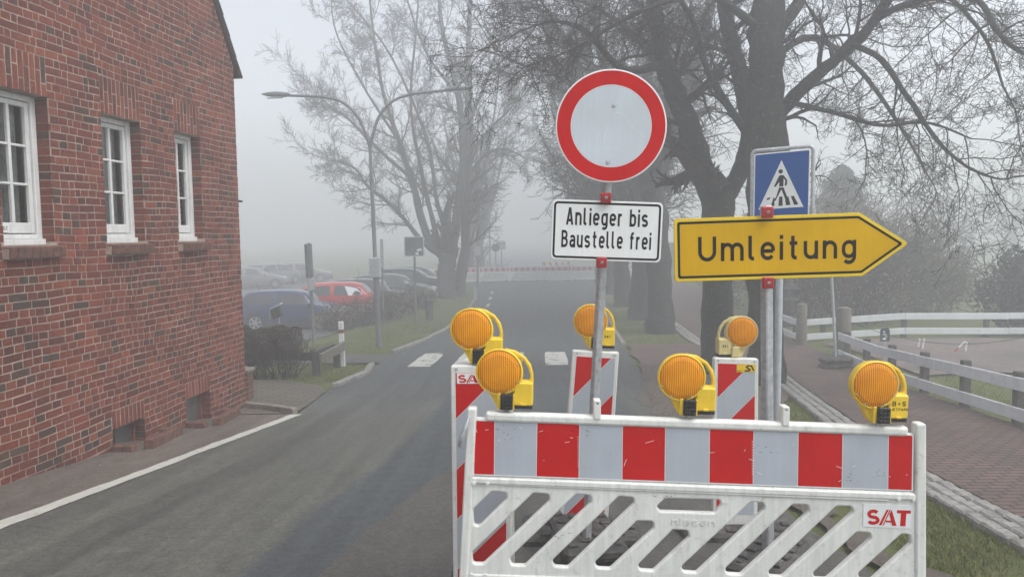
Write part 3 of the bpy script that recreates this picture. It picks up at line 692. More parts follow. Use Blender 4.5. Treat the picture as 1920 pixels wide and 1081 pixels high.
# rest of the shell: side and back walls, roof
mb = MB(); dep = 9.0
mb.box((T1-.15, .308+dep/2-.15+.15, (HE-1.6)/2), (.30, dep, HE+1.6)); mb.box((T0+.15, .308+dep/2, (HE-1.6)/2), (.30, dep, HE+1.6))
mb.box((TM, dep+.15, (HE-1.6)/2), (T1-T0-.62, .3, HE+1.6)); mb.build('side_wall', 'side_brick', bld)
mb = MB(); mb.box((TM, 1.6, .9), (T1-T0-.7, .1, 5.8)); mb.build('inner_wall', 'wood_dark', bld)
rf = MB()
for sgn in (1, -1):
    x0 = T1+.10 if sgn > 0 else T0-.10
    A = Vector((x0, 0, HE-.10*SL)); B = Vector((TM, 0, HR)); nn = Vector((sgn*SL, 0, 1)).normalized()*.05
    for y0, y1 in ((-.055, dep+.3),):
        vs = [A+Vector((0, y0, 0)), B+Vector((0, y0, 0)), B+Vector((0, y0, 0))+nn*1.0, A+Vector((0, y0, 0))+nn]
        vs += [p+Vector((0, y1-y0, 0)) for p in vs]; rf.add(vs, [(0, 1, 2, 3), (7, 6, 5, 4), (0, 4, 5, 1), (1, 5, 6, 2), (2, 6, 7, 3), (3, 7, 4, 0)])
roof = rf.build('roof', 'roof_tile', bld)
mb = MB(); rr = random.Random(2)
for sgn in (1,):   # verge tiles stepping down the gable
    L = math.hypot(T1+.10-TM, HR-HE+.10*SL); n = int(L/.31); d = Vector((TM-(T1+.10), 0, HR-(HE-.10*SL))).normalized()
    for i in range(n):
        p = Vector((T1+.10, -.030, HE-.10*SL)) + d*(i*.31+.15) + Vector((SL, 0, 1)).normalized()*.035
        mb.box(p, (.325, .09, .03), None, Matrix.Rotation(-math.atan2(d.z, d.x)+rr.uniform(-.01, .01)-.05, 3, 'Y'), .006)
mb.build('verge_tile', 'roof_tile', roof)
# windows
def window(a, b_, c, d, big=False, full=True):
    w = MB(); fr = .062; y0 = .128; xo = (a+b_)/2
    def bar(x0, x1, z0, z1, ya, yb): w.box(((x0+x1)/2, (ya+yb)/2, (z0+z1)/2), (x1-x0, yb-ya, z1-z0), 'white_paint', None, .005)
    A, B, C, Dd = a+.004, b_-.004, c, d-.004
    bar(A, A+fr, C+.06, Dd, y0, y0+.08); bar(B-fr, B, C+.06, Dd, y0, y0+.08); bar(A+fr, B-fr, Dd-.055, Dd, y0+.001, y0+.08)
    bar(A, B, C, C+.06, y0-.035, y0+.08); bar(A+fr, B-fr, C+.062, C+.105, y0+.002, y0+.08)
    f = w.build('window', None, bld)
    s = MB(); w2 = s
    def bar2(x0, x1, z0, z1, ya, yb): s.box(((x0+x1)/2, (ya+yb)/2, (z0+z1)/2), (x1-x0, yb-ya, z1-z0), 'white_paint', None, .004)
    a2, b2, c2, d2 = A+fr+.006, B-fr-.006, C+.115, Dd-.062; sf = .048
    bar2(a2, a2+sf, c2, d2, y0+.022, y0+.07); bar2(b2-sf, b2, c2, d2, y0+.022, y0+.07)
    bar2(a2+sf, b2-sf, d2-sf, d2, y0+.023, y0+.07); bar2(a2+sf, b2-sf, c2, c2+.10, y0+.023, y0+.07)
    xm = (a2+b2)/2; bar2(xm-.017, xm+.017, c2+.10, d2-sf, y0+.026, y0+.07)
    za, zb = c2+.10, d2-sf
    for k in (1, 2):
        z = za+(zb-za)*k/3; bar2(a2+sf, xm-.017, z-.012, z+.012, y0+.030, y0+.068); bar2(xm+.017, b2-sf, z-.012, z+.012, y0+.030, y0+.068)
    s.build('casement', None, f)
    g = MB(); g.add([(a2+sf, y0+.055, za), (b2-sf, y0+.055, za), (b2-sf, y0+.055, zb), (a2+sf, y0+.055, zb)], [(0, 1, 2, 3)], 'window_glass'); g.build('pane', None, f)
    cu = MB(); nn_ = 40; vs = []
    for i in range(nn_+1):
        x_ = a2+sf+(b2-a2-2*sf)*i/nn_; yy = y0+.13+.012*math.sin(i*1.9)+.006*math.sin(i*.7)
        vs += [(x_, yy, za-.02), (x_, yy, zb+.03)]
    cu.add(vs, [(2*i, 2*i+2, 2*i+3, 2*i+1) for i in range(nn_)], None, True); cu.build('curtain', 'curtain', f)
    # brick sill of soldiers, sloping, standing proud
    sb = MB(); n = 8; x = a-.03; st = (b_-a+.065)/n
    for i in range(n):
        sb.box((x+st*(i+.5), .02, c-.058), (st-.008, .22, .105), 'rust_brick', Matrix.Rotation(.10, 3, 'X'), .006)
    sb.box((x+st*n/2, .035, c-.066), (st*n, .2, .09), 'mortar', Matrix.Rotation(.10, 3, 'X'))
    sb.build('window_sill', None, f); return f, (a2, c2)
simple('rust_brick', (.13, .058, .042), .9, var=.4, scale=14, dirt=(.07, .075, .045), dirt_amt=.6, dscale=9, bmp=.5, bscale=40)
for i, q in enumerate(WINS + EXTRA):
    f, (ax, az) = window(*q)
    if i == 0:
        pl = MB(); pl.box((ax+.075, .142, az+.045), (.17, .006, .07), 'sheet_white'); lab = pl.build('label', None, f)
        lettering('lettering', 'nst', .045, ax+.055, az+.028, .1385, 'print_black', lab, w=.5, s=.13)
for a, b_, c, d in CELL:
    w = MB(); y0 = .14
    def bar(x0, x1, z0, z1, ya, yb, mt='galvanised'): w.box(((x0+x1)/2, (ya+yb)/2, (z0+z1)/2), (x1-x0, yb-ya, z1-z0), mt)
    bar(a+.003, a+.025, c, d-.003, y0, y0+.04, 'rust'); bar(b_-.025, b_-.003, c, d-.003, y0, y0+.04, 'rust'); xm = a+(b_-a)*.38
    bar(xm-.01, xm+.01, c, d, y0+.001, y0+.035, 'wood_dark'); bar(a, b_, c+(d-c)*.42, c+(d-c)*.42+.014, y0+.002, y0+.03, 'wood_dark')
    f = w.build('cellar_window', None, bld)
    g = MB(); g.add([(a+.02, y0+.03, c), (b_-.02, y0+.03, c), (b_-.02, y0+.03, d-.003), (a+.02, y0+.03, d-.003)], [(0, 1, 2, 3)], 'cellar_glass'); g.build('pane', None, f)
    # brick kerb of the light well
    k = MB(); x1 = b_+.42; yr = -.34
    def gz(tt, yy):
        P = Vector((WX0, 0, 0)) + WD*tt - WN*yy; return G(P.x, P.y)
    n = 6
    for i in range(n):
        tt = a+.10 + (x1-a-.10)*(i+.5)/n; yy = yr + .30*max(0, (i+.5)/n-.05)*.62
        k.box((tt, yy, gz(tt, yy)+.035), ((x1-a-.1)/n-.008, .11, .15), 'rust_brick', Matrix.Rotation(math.atan2(.3*.62, x1-a)*1 , 3, 'Z') @ Matrix.Rotation(.085, 3, 'Y'), .01)
    for i in range(2):
        yy = -.08-.13*i; k.box((a-.02, yy, gz(a, yy)+.02), (.11, .12, .12), 'rust_brick', None, .01)
    k.box((x1-.1, -.06, gz(x1-.1, -.06)+.03), (.11, .16, .14), 'rust_brick', None, .01)
    k.build('light_well_kerb', None, bld)
mb = MB(); mb.box((T1+.06, .02, 2.14), (.12, .05, .03)); mb.build('wall_hook', 'black_plastic', bld)

# low brick pier and handrail at the corner
px = gp(468, 745)
pr = thing('brick_pier', 'low weathered brick pier at the corner of the house', 'pier', (-4.42, 11.95, G(-4.42, 11.95)))
mb = MB()
for k in range(6): mb.box((0, 0, .04+k*.078), (.26+.006*(k % 2), .25, .068), 'rust_brick', None, .006)
mb.box((0, 0, .23), (.24, .23, .46), 'mortar'); mb.build('shaft', None, pr)
mb = MB(); mb.box((0, 0, .49), (.32, .31, .05), None, None, .008); mb.build('coping', 'concrete', pr)
hr = thing('handrail', 'white tubular handrail just behind the corner of the brick house', 'handrail', (-5.05, 13.1, G(-5.05, 13.1)))
mb = MB(); mb.tube([(-.5, .1, 1.02), (-.2, .05, .98), (.16, 0, .86), (.21, 0, .80), (.2, 0, .74)], .022, None, 10); mb.build('rail', 'white_paint', hr)
mb = MB(); mb.tube([(-.1, .05, -.05), (-.1, .05, .95)], .02, None, 8); mb.tube([(.12, .0, -.05), (.12, .0, .87)], .02, None, 8); mb.build('post', 'white_paint', hr)

# ================================================================== trees
def tube_np(V, Fq, pts, rs, n):
    k0 = sum(len(a) for a in V) if not hasattr(V, 'n') else V.n
class Twigs:
    def __init__(s): s.V = []; s.F = []; s.n = 0
    def tube(s, P, R, n):
        P = np.asarray(P, float); R = np.asarray(R, float); m_ = len(P)
        D = np.empty_like(P); D[1:-1] = P[2:]-P[:-2]; D[0] = P[1]-P[0]; D[-1] = P[-1]-P[-2]
        D /= np.linalg.norm(D, axis=1)[:, None]+1e-9
        ref = np.array([.31, .17, .93]) if abs(D[0][2]) < .9 else np.array([.9, .3, .1])
        A = np.cross(D, ref); A /= np.linalg.norm(A, axis=1)[:, None]+1e-9; B = np.cross(D, A)
        th = np.arange(n)*2*PI/n; c = np.cos(th)[None, :, None]; si = np.sin(th)[None, :, None]
        V = P[:, None, :] + (A[:, None, :]*c + B[:, None, :]*si)*R[:, None, None]
        s.V.append(V.reshape(-1, 3)); i = np.arange(m_-1)[:, None]*n; j = np.arange(n)[None, :]; j2 = (j+1) % n
        q = np.stack([i+j, i+j2, i+n+j2, i+n+j], -1).reshape(-1, 4)+s.n; s.F.append(q); s.n += m_*n
    def build(s, name, mat, parent=None, loc=None):
        V = np.concatenate(s.V); Fq = np.concatenate(s.F); me = bpy.data.meshes.new(name)
        me.vertices.add(len(V)); me.vertices.foreach_set('co', V.ravel().astype(np.float32)); me.loops.add(len(Fq)*4); me.polygons.add(len(Fq))
        me.loops.foreach_set('vertex_index', Fq.ravel().astype(np.int32)); me.polygons.foreach_set('loop_start', np.arange(len(Fq), dtype=np.int32)*4)
        me.polygons.foreach_set('loop_total', np.full(len(Fq), 4, np.int32)); me.polygons.foreach_set('use_smooth', np.ones(len(Fq), bool))
        me.materials.append(MT[mat]); me.update(calc_edges=True)
        return link(name, me, parent, loc)
def norm(v): return v/(np.linalg.norm(v)+1e-9)
def grow(T, p, d, L, r, lev, P, rng):
    ns = P['segs'][min(lev, len(P['segs'])-1)]; pts = [p]; rs = [r]; st = L/ns; dirs = [d]
    wob = P['wob']; g = P['grav'][min(lev, len(P['grav'])-1)]
    rmin = P['rmin']
    for i in range(ns):
        d = norm(d + rng.normal(0, wob, 3) + np.array([0, 0, g]) * (1 if i < ns*.6 else P.get('tip', 1)))
        p = p + d*st; pts.append(p); rs.append(max(rmin, r*(1-.82*(i+1)/ns))); dirs.append(d)
    T.tube(pts, rs, 5 if r > .03 else 3)
    if lev < P['maxlev']:
        lo, hi = P['kids'][lev]; n = rng.integers(lo, hi+1)
        for k in range(n):
            f = P['start'] + (1-P['start'])*(k+rng.random())/n; i = min(ns-1, int(f*ns)); q = pts[i] + (pts[i+1]-pts[i])*(f*ns-i)
            rr = max(rmin, (rs[i]*(1-(f*ns-i))+rs[i+1]*(f*ns-i))*rng.uniform(.5, .8)); dd = dirs[i]
            a = math.radians(rng.uniform(*P['ang'])); ax = norm(np.cross(dd, rng.normal(0, 1, 3))); nd_ = norm(dd*math.cos(a)+ax*math.sin(a))
            LL = L*rng.uniform(*P['ratio'])*(1-.35*f)
            if LL > .08: grow(T, q, nd_, LL, rr, lev+1, P, rng)
def limb_tubes(trunk, limbs, rng, n=12, rough=.06):
    """each limb is a list of (x,y,z,r): smooth it and give it an uneven outline"""
    outp = []
    for Lm in limbs:
        Lm = np.array(Lm, float); m_ = len(Lm); t_ = np.linspace(0, m_-1, max(6, (m_-1)*5)); res = []
        for u in t_:
            i = min(m_-2, int(u)); f = u-i; p0 = Lm[max(0, i-1)]; p1 = Lm[i]; p2 = Lm[i+1]; p3 = Lm[min(m_-1, i+2)]
            q = .5*((2*p1)+(-p0+p2)*f+(2*p0-5*p1+4*p2-p3)*f*f+(-p0+3*p1-3*p2+p3)*f**3)
            q[:3] += rng.normal(0, q[3]*rough, 3); q[3] = max(.008, q[3]*(1+rng.normal(0, rough))); res.append(q)
        res = np.array(res); trunk.tube(res[:, :3], res[:, 3], n); outp.append(res)
    return outp
def make_tree(name, label, cat, loc, limbs, P, seed, twig_mat, bark_mat, from_frac=.25, per=12, group=None, rz=0, first=(2.2, 3.2)):
    """limbs relative to loc"""
    rng = np.random.default_rng(seed); root = thing(name, label, cat, loc, rz, group)
    tr = Twigs(); tw = Twigs(); ps = limb_tubes(tr, limbs, rng)
    for li, res in enumerate(ps):
        n = len(res); cnt = per[li] if hasattr(per, '__len__') else per
        seglen = np.linalg.norm(np.diff(res[:, :3], axis=0), axis=1)
        for k in range(cnt):
            f = from_frac + (1-from_frac)*(k+rng.random())/cnt; i = min(n-2, int(f*(n-1)))
            d0 = norm(res[i+1, :3]-res[i, :3]); a = math.radians(rng.uniform(30, 70)); ax = norm(np.cross(d0, rng.normal(0, 1, 3)))
            d = norm(d0*math.cos(a)+ax*math.sin(a)); r = min(.06, max(.012, res[i, 3]*rng.uniform(.25, .5)))
            grow(tw, res[i, :3], d, rng.uniform(*first)*(1-.35*f), r, 0, P, rng)
        d = norm(res[-1, :3]-res[-2, :3]); grow(tw, res[-1, :3], d, rng.uniform(*first), max(.01, res[-1, 3]), 0, P, rng)
    tr.build('trunk', bark_mat, root); tw.build('crown', twig_mat, root); return root
# ================================================================== vegetation
RK = 1.0
def L_(base, pts):           # photo-measured limb points -> offsets from the tree's base, each (u, v, depth, radius)
    out = []
    for u, v, d, r in pts:
        r = r*RK
        p = at(u, v, d) if u is not None else base
        q = p - base; out.append((q.x, q.y, q.z, r))
    return out
def gbase(x, y): return Vector((x, y, G(x, y)-.05))
ROW = 'bare roadside trees in the row beside the footpath'
# near tree A (forked) and B (thick, straight)
bA = gbase(4.07, 14.57)
limbs = [L_(bA, [(1349, 760, 14.6, .40), (1346, 640, 14.57, .335), (1346, 520, 14.57, .30), (1344, 420, 14.6, .31), (1346, 360, 14.6, .33)]),
         L_(bA, [(1340, 380, 14.6, .22), (1318, 320, 14.6, .24), (1290, 230, 14.5, .205), (1255, 150, 14.3, .19), (1235, 60, 14.0, .15), (1215, -60, 13.6, .11), (1170, -180, 13.2, .07)]),
         L_(bA, [(1362, 370, 14.6, .16), (1392, 310, 14.5, .175), (1405, 240, 14.4, .17), (1385, 130, 14.3, .15), (1362, 30, 14.2, .14), (1350, -90, 14.1, .10), (1380, -200, 14, .07)]),
         L_(bA, [(1290, 225, 14.5, .10), (1240, 130, 15.2, .08), (1180, 60, 15.8, .06), (1110, 10, 16.2, .045), (1040, -10, 16.4, .03)]),
         L_(bA, [(1250, 120, 14.3, .09), (1170, 130, 13.0, .06), (1100, 60, 12.2, .045), (1040, 40, 11.8, .03), (1000, 50, 11.6, .015)]),
         L_(bA, [(1400, 250, 14.4, .08), (1330, 140, 13.4, .06), (1290, 20, 12.8, .05), (1200, -60, 12.4, .03)])]
PA = dict(segs=(8, 6, 5, 4, 3), wob=.20, grav=(.0, .0, .02, .05, .05), tip=1.5, rmin=.0036, maxlev=3, kids=((8, 11), (5, 7), (3, 5), (2, 3)), start=.12, ang=(30, 70), ratio=(.36, .62))
make_tree('bare_tree', 'near bare tree whose trunk forks low into two limbs, left of the blue crossing sign', 'tree', bA, limbs, PA, 5, 'twig', 'bark_dark', .3, (0, 15, 13, 13, 12, 12), ROW, first=(1.5, 2.4))
bB = gbase(4.50, 13.05)
limbs = [L_(bB, [(1436, 800, 13.1, .42), (1436, 690, 13.05, .33), (1436, 560, 13.05, .30), (1438, 420, 13.05, .32), (1440, 330, 13.05, .36), (1436, 230, 13.05, .33), (1434, 100, 13.05, .30), (1440, 0, 13.1, .28), (1430, -120, 13.2, .2), (1410, -240, 13.3, .12)]),
         L_(bB, [(1440, 240, 13.05, .10), (1490, 180, 12.9, .12), (1545, 130, 12.6, .10), (1600, 85, 12.2, .085), (1645, 30, 11.9, .08), (1690, -40, 11.5, .06), (1760, -110, 11, .04)]),
         L_(bB, [(1438, 80, 13.05, .12), (1480, 30, 13.2, .11), (1540, -60, 13.5, .09), (1620, -150, 13.9, .06)]),
         L_(bB, [(1600, 85, 12.2, .045), (1650, 110, 11.9, .045), (1700, 180, 11.5, .038), (1755, 260, 11.1, .03), (1810, 310, 10.8, .022), (1870, 335, 10.6, .014), (1905, 330, 10.5, .008)]),
         L_(bB, [(1645, 30, 11.9, .05), (1730, 0, 11.2, .045), (1830, 0, 10.6, .04), (1870, 60, 10.3, .035), (1910, 95, 10.1, .028), (1990, 130, 9.8, .02)]),
         L_(bB, [(1470, 190, 12.9, .05), (1560, 210, 12.4, .04), (1650, 235, 11.9, .03), (1740, 230, 11.5, .02), (1820, 260, 11.2, .012)]),
         L_(bB, [(1440, 120, 13.05, .07), (1520, 70, 13.6, .06), (1610, 130, 14.1, .045), (1690, 240, 14.5, .03), (1740, 330, 14.8, .018)]),
         L_(bB, [(1450, 0, 13.05, .07), (1600, -50, 12.6, .06), (1740, -30, 12.2, .04), (1840, 60, 12.0, .03), (1880, 160, 11.9, .018)]),
         L_(bB, [(1430, 60, 13.05, .08), (1330, -10, 12.4, .06), (1230, 10, 11.9, .04), (1130, 60, 11.6, .028), (1070, 95, 11.4, .015), (985, 125, 11.3, .008)])]
PB = dict(segs=(8, 6, 5, 4, 3), wob=.19, grav=(-.05, -.03, .01, .07, .06), tip=-1.2, rmin=.0034, maxlev=3, kids=((7, 10), (4, 6), (3, 5), (2, 3)), start=.12, ang=(28, 68), ratio=(.36, .62))
make_tree('bare_tree', 'near bare tree with a thick straight trunk and drooping branches, behind the blue crossing sign', 'tree', bB, limbs, PB, 9, 'twig', 'bark_dark', .22, (6, 14, 8, 12, 13, 11, 11, 13, 12), ROW, first=(1.3, 2.2))
# next trees of the row, further along the footpath
PC = dict(segs=(6, 5, 4, 3), wob=.16, grav=(.02, -.03, -.04, 0), tip=-1, rmin=.007, maxlev=2, kids=((7, 10), (5, 7), (3, 5)), start=.15, ang=(25, 60), ratio=(.42, .7))
bC = gbase(4.72, 23.4)
limbs = [L_(bC, [(1240, 640, 23.4, .50), (1238, 580, 23.4, .42), (1234, 480, 23.4, .38), (1228, 400, 23.4, .36), (1222, 340, 23.4, .36)]),
         L_(bC, [(1222, 350, 23.4, .28), (1250, 260, 23.2, .25), (1290, 150, 23, .2), (1330, 20, 22.8, .16), (1340, -100, 22.5, .1)]),
         L_(bC, [(1220, 350, 23.4, .26), (1190, 260, 23.4, .22), (1150, 170, 23.2, .17), (1120, 60, 23, .13), (1110, -60, 22.8, .08)]),
         L_(bC, [(1190, 270, 23.4, .12), (1120, 210, 22.4, .1), (1060, 150, 21.6, .07), (1010, 130, 21, .04)]),
         L_(bC, [(1150, 170, 23.4, .1), (1080, 90, 24.4, .08), (1010, 20, 25, .05), (960, -20, 25.5, .03)]),
         L_(bC, [(1230, 300, 23.4, .12), (1270, 230, 25, .1), (1230, 120, 26, .07), (1200, 0, 27, .05)])]
make_tree('bare_tree', 'third bare roadside tree back, its trunk rising from grass between road and footpath', 'tree', bC, limbs, PC, 12, 'twig', 'bark_dark', .15, (0, 15, 15, 13, 12, 12), ROW, first=(2.2, 3.6))
def generic_limbs(seed, h, r, spread, nl=6, fork=.28, multi=1):
    rng = np.random.default_rng(seed); Ls = []
    top = h*fork; Ls.append([(0, 0, -.3, r*1.25), (0, 0, .4, r), (rng.normal(0, .1), rng.normal(0, .1), top*.6, r*.86), (rng.normal(0, .15), rng.normal(0, .15), top, r*.84)])
    bx, by = Ls[0][-1][:2]
    for k in range(nl):
        a = 2*PI*(k+rng.uniform(-.25, .25))/nl; s_ = spread*rng.uniform(.55, 1) if k else spread*.15; hh = (h-top)*rng.uniform(.75, 1)
        z0 = top*rng.uniform(.8, 1.0); Ls.append([(bx, by, z0, r*.5), (bx+math.cos(a)*s_*.35, by+math.sin(a)*s_*.35, z0+hh*.3, r*.42), (bx+math.cos(a)*s_*.7, by+math.sin(a)*s_*.7, z0+hh*.62, r*.28), (bx+math.cos(a)*s_, by+math.sin(a)*s_, z0+hh, r*.12)])
    return Ls
PD = dict(segs=(5, 4, 3), wob=.15, grav=(.03, .0, 0), tip=-.5, rmin=.011, maxlev=2, kids=((6, 8), (4, 6), (2, 3)), start=.15, ang=(25, 60), ratio=(.42, .7))
spots = [(4.75, 27.6, .42, 12.5, 'fourth bare roadside tree back, half hidden behind the third trunk'), (4.95, 33.0, .40, 12, 'fifth bare roadside tree back, faint in the fog left of the third'),
         (5.25, 39.5, .42, 12.5, 'sixth bare roadside tree back, faint grey trunk in the fog'), (5.7, 47, .42, 12, 'farthest bare roadside tree of the row, nearly lost in fog beside the barricade')]
for i, (x, y, r, h, lab) in enumerate(spots):
    make_tree('bare_tree', lab, 'tree', gbase(x, y), generic_limbs(30+i, h, r, 4.4, 7, .27), PD, 40+i, 'twig', 'bark_dark', .1, [0, 16, 13, 13, 13, 13, 13, 13], ROW, first=(2.0, 3.2))
RK = .78
# big many-stemmed tree on the left verge
bL = gbase(-3.33, 38.3)
dL = 38.3
limbs = [L_(bL, [(838, 580, dL, .95), (838, 545, dL, .72), (838, 500, dL, .66), (842, 470, dL, .64)]),
         L_(bL, [(868, 575, dL+.3, .55), (862, 540, dL+.3, .40), (872, 470, dL+.3, .34), (875, 380, dL+.2, .30), (880, 260, dL, .27), (878, 160, dL, .22), (880, 40, dL, .15), (885, -80, dL, .1), (880, -180, dL, .06)]),
         L_(bL, [(842, 480, dL, .42), (858, 400, dL, .34), (868, 300, dL, .27), (860, 180, dL, .2), (830, 60, dL, .14), (820, -60, dL, .08)]),
         L_(bL, [(836, 480, dL, .30), (800, 440, dL, .26), (775, 350, dL, .22), (750, 270, dL-.3, .17), (720, 180, dL-.5, .12), (700, 60, dL-.6, .08), (690, -40, dL-.6, .05)]),
         L_(bL, [(832, 490, dL, .22), (808, 400, dL, .17), (790, 320, dL+.5, .14), (770, 200, dL+1, .1), (780, 60, dL+1, .07), (790, -60, dL+1, .04)]),
         L_(bL, [(834, 485, dL, .24), (790, 450, dL-.6, .18), (740, 390, dL-1.2, .13), (690, 350, dL-1.6, .1), (665, 315, dL-2, .06), (625, 300, dL-2.2, .03)]),
         L_(bL, [(780, 340, dL, .13), (720, 290, dL-1, .11), (650, 220, dL-1.4, .08), (625, 205, dL-1.6, .05), (605, 185, dL-1.7, .03)]),
         L_(bL, [(870, 300, dL, .12), (920, 240, dL-.8, .09), (960, 200, dL-1.2, .06), (1000, 130, dL-1.3, .03)]),
         L_(bL, [(872, 340, dL, .13), (910, 290, dL+.8, .1), (950, 280, dL+1.4, .07), (990, 300, dL+1.6, .03)]),
         L_(bL, [(845, 460, dL, .16), (820, 380, dL-1, .13), (800, 260, dL-1.6, .1), (730, 100, dL-2, .07), (650, 0, dL-2, .04)]),
         L_(bL, [(875, 240, dL, .12), (920, 130, dL, .1), (950, 20, dL, .07), (960, -90, dL, .04)]),
         L_(bL, [(860, 180, dL, .12), (800, 100, dL+1.6, .09), (760, -10, dL+1.8, .05)]),
         L_(bL, [(745, 260, dL-.3, .1), (680, 160, dL, .07), (630, 60, dL, .05), (620, -20, dL, .03)])]
PL_ = dict(segs=(6, 5, 4), wob=.13, grav=(.06, .05, .05), tip=1, rmin=.0075, maxlev=2, kids=((10, 13), (7, 9), (3, 5)), start=.1, ang=(25, 60), ratio=(.34, .6))
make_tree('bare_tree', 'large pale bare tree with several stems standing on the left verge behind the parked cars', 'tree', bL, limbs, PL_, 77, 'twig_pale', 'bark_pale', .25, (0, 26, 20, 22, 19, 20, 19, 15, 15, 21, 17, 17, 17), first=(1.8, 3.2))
for i, (u, v, d, h, lab) in enumerate(((884, 520, 52, 13, 'faint bare tree in fog just behind the large left tree'), (902, 515, 60, 12, 'fainter bare tree in fog left of the distant round sign'))):
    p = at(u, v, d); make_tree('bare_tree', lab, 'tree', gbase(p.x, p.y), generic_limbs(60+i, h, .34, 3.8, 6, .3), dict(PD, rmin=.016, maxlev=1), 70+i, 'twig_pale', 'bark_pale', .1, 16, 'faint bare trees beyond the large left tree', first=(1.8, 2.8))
for i, (u, d, h, lab) in enumerate(((1895, 66, 10, 'misty bare tree at the right edge behind the dark bush'), (1810, 78, 8, 'misty low bare tree beyond the thicket on the right'))):
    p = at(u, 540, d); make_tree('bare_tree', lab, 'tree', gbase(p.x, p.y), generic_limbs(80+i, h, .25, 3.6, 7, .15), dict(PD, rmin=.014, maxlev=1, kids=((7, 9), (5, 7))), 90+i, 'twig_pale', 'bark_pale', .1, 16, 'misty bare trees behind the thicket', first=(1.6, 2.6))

def blades(name, pts, mat, hmin, hmax, wd, parent=None, kind=None, lean=.5, cup=1, seed=1):
    """one narrow bent leaf per point: pts Nx3"""
    rng = np.random.default_rng(seed); N = len(pts); a = rng.uniform(0, 2*PI, N); h = rng.uniform(hmin, hmax, N); ln = rng.uniform(0, lean, N); b_ = rng.uniform(0, 2*PI, N)
    side = np.stack([np.cos(a), np.sin(a), np.zeros(N)], 1)*wd/2*rng.uniform(.6, 1.4, N)[:, None]
    tip = pts + np.stack([np.cos(b_)*ln*h, np.sin(b_)*ln*h, h], 1); mid = pts + np.stack([np.cos(b_)*ln*h*.3, np.sin(b_)*ln*h*.3, h*.6], 1)
    V = np.stack([pts-side, pts+side, mid+side*.7, mid-side*.7, tip], 1).reshape(-1, 3); k = np.arange(N)*5
    me = bpy.data.meshes.new(name); faces = np.concatenate([np.stack([k, k+1, k+2, k+3], 1).ravel(), np.stack([k+3, k+2, k+4], 1).ravel()])
    ls = np.concatenate([np.arange(N)*4, N*4+np.arange(N)*3]); lt = np.concatenate([np.full(N, 4), np.full(N, 3)])
    me.vertices.add(N*5); me.vertices.foreach_set('co', V.ravel().astype(np.float32)); me.loops.add(len(faces)); me.polygons.add(2*N)
    me.loops.foreach_set('vertex_index', faces.astype(np.int32)); me.polygons.foreach_set('loop_start', ls.astype(np.int32)); me.polygons.foreach_set('loop_total', lt.astype(np.int32))
    me.materials.append(MT[mat]); at_ = me.attributes.new('rnd', 'FLOAT', 'POINT'); at_.data.foreach_set('value', np.repeat(rng.random(N), 5).astype(np.float32)); me.update(calc_edges=True)
    o = link(name, me, parent); 
    if kind: tag(o, kind=kind)
    return o
def leaves(name, P, mat, size, parent, seed=1):
    """flat leaf faces with random facing"""
    rng = np.random.default_rng(seed); N = len(P); a = rng.normal(0, 1, (N, 3)); a /= np.linalg.norm(a, axis=1)[:, None]; b_ = np.cross(a, rng.normal(0, 1, (N, 3))); b_ /= np.linalg.norm(b_, axis=1)[:, None]
    s = size*rng.uniform(.5, 1.3, N)[:, None]; V = np.stack([P-a*s, P-b_*s*.45, P+a*s, P+b_*s*.45], 1).reshape(-1, 3); k = np.arange(N)*4
    me = bpy.data.meshes.new(name); me.vertices.add(N*4); me.vertices.foreach_set('co', V.ravel().astype(np.float32)); me.loops.add(N*4); me.polygons.add(N)
    me.loops.foreach_set('vertex_index', np.arange(N*4, dtype=np.int32)); me.polygons.foreach_set('loop_start', k.astype(np.int32)); me.polygons.foreach_set('loop_total', np.full(N, 4, np.int32))
    me.materials.append(MT[mat]); at_ = me.attributes.new('rnd', 'FLOAT', 'POINT'); at_.data.foreach_set('value', np.repeat(rng.random(N), 4).astype(np.float32)); me.update(calc_edges=True)
    return link(name, me, parent)
# short grass on the verges
def grass_pts(seed, regions):
    rng = np.random.default_rng(seed); out = []
    for (y0, y1, fl, fr, dens) in regions:
        n = int((y1-y0)*dens*3); ys = rng.uniform(y0, y1, n)
        for y in ys:
            a, b_ = fl(y), fr(y)
            if b_ <= a: continue
            x = rng.uniform(a, a+3.0) if b_-a > 3 else rng.uniform(a, b_) if rng.random() < (b_-a)/3 else None
            if x is None or x > b_: continue
            if math.sin(x*2.3+y*1.7)+math.sin(x*5.1-y*3.3) + rng.normal(0, .8) > 1.1: continue
            out.append((x, y, G(x, y)-.03))
    return np.array(out)
p_ = grass_pts(4, [(3.2, 9.0, lambda y: max(2.35, interp([(3, 2.35), (8.6, 3.0), (9.6, 3.5)], y)), lambda y: interp(PATH_L, y)-.40, 7000),
                   (9.0, 14.0, lambda y: interp([(9, 3.4), (12, 4.5), (14, 5.0)], y), lambda y: interp(PATH_L, y)-.38, 2500),
                   (20.5, 34, lambda y: interp(ROAD_R, y)+.12, lambda y: interp(PATH_L, y)-.36, 800),
                   (13.3, 17.0, lambda y: -6.2, lambda y: -3.35 if y > 14.4 else -5.0+(y-13.3)*1.5, 1300),
                   (18.9, 27, lambda y: max(interp([(19.5, -8.4), (22, -7.2), (25, -6.1), (30, -5.5)], y), interp(ROAD_L, y)-3.1), lambda y: interp(ROAD_L, y)-.12, 900),
                   (8.5, 16.5, lambda y: interp(PATH_R, y)+.02, lambda y: 12, 600)])
blades('grass', p_, 'grass_blade', .018, .05, .006, kind='stuff', lean=1.4)
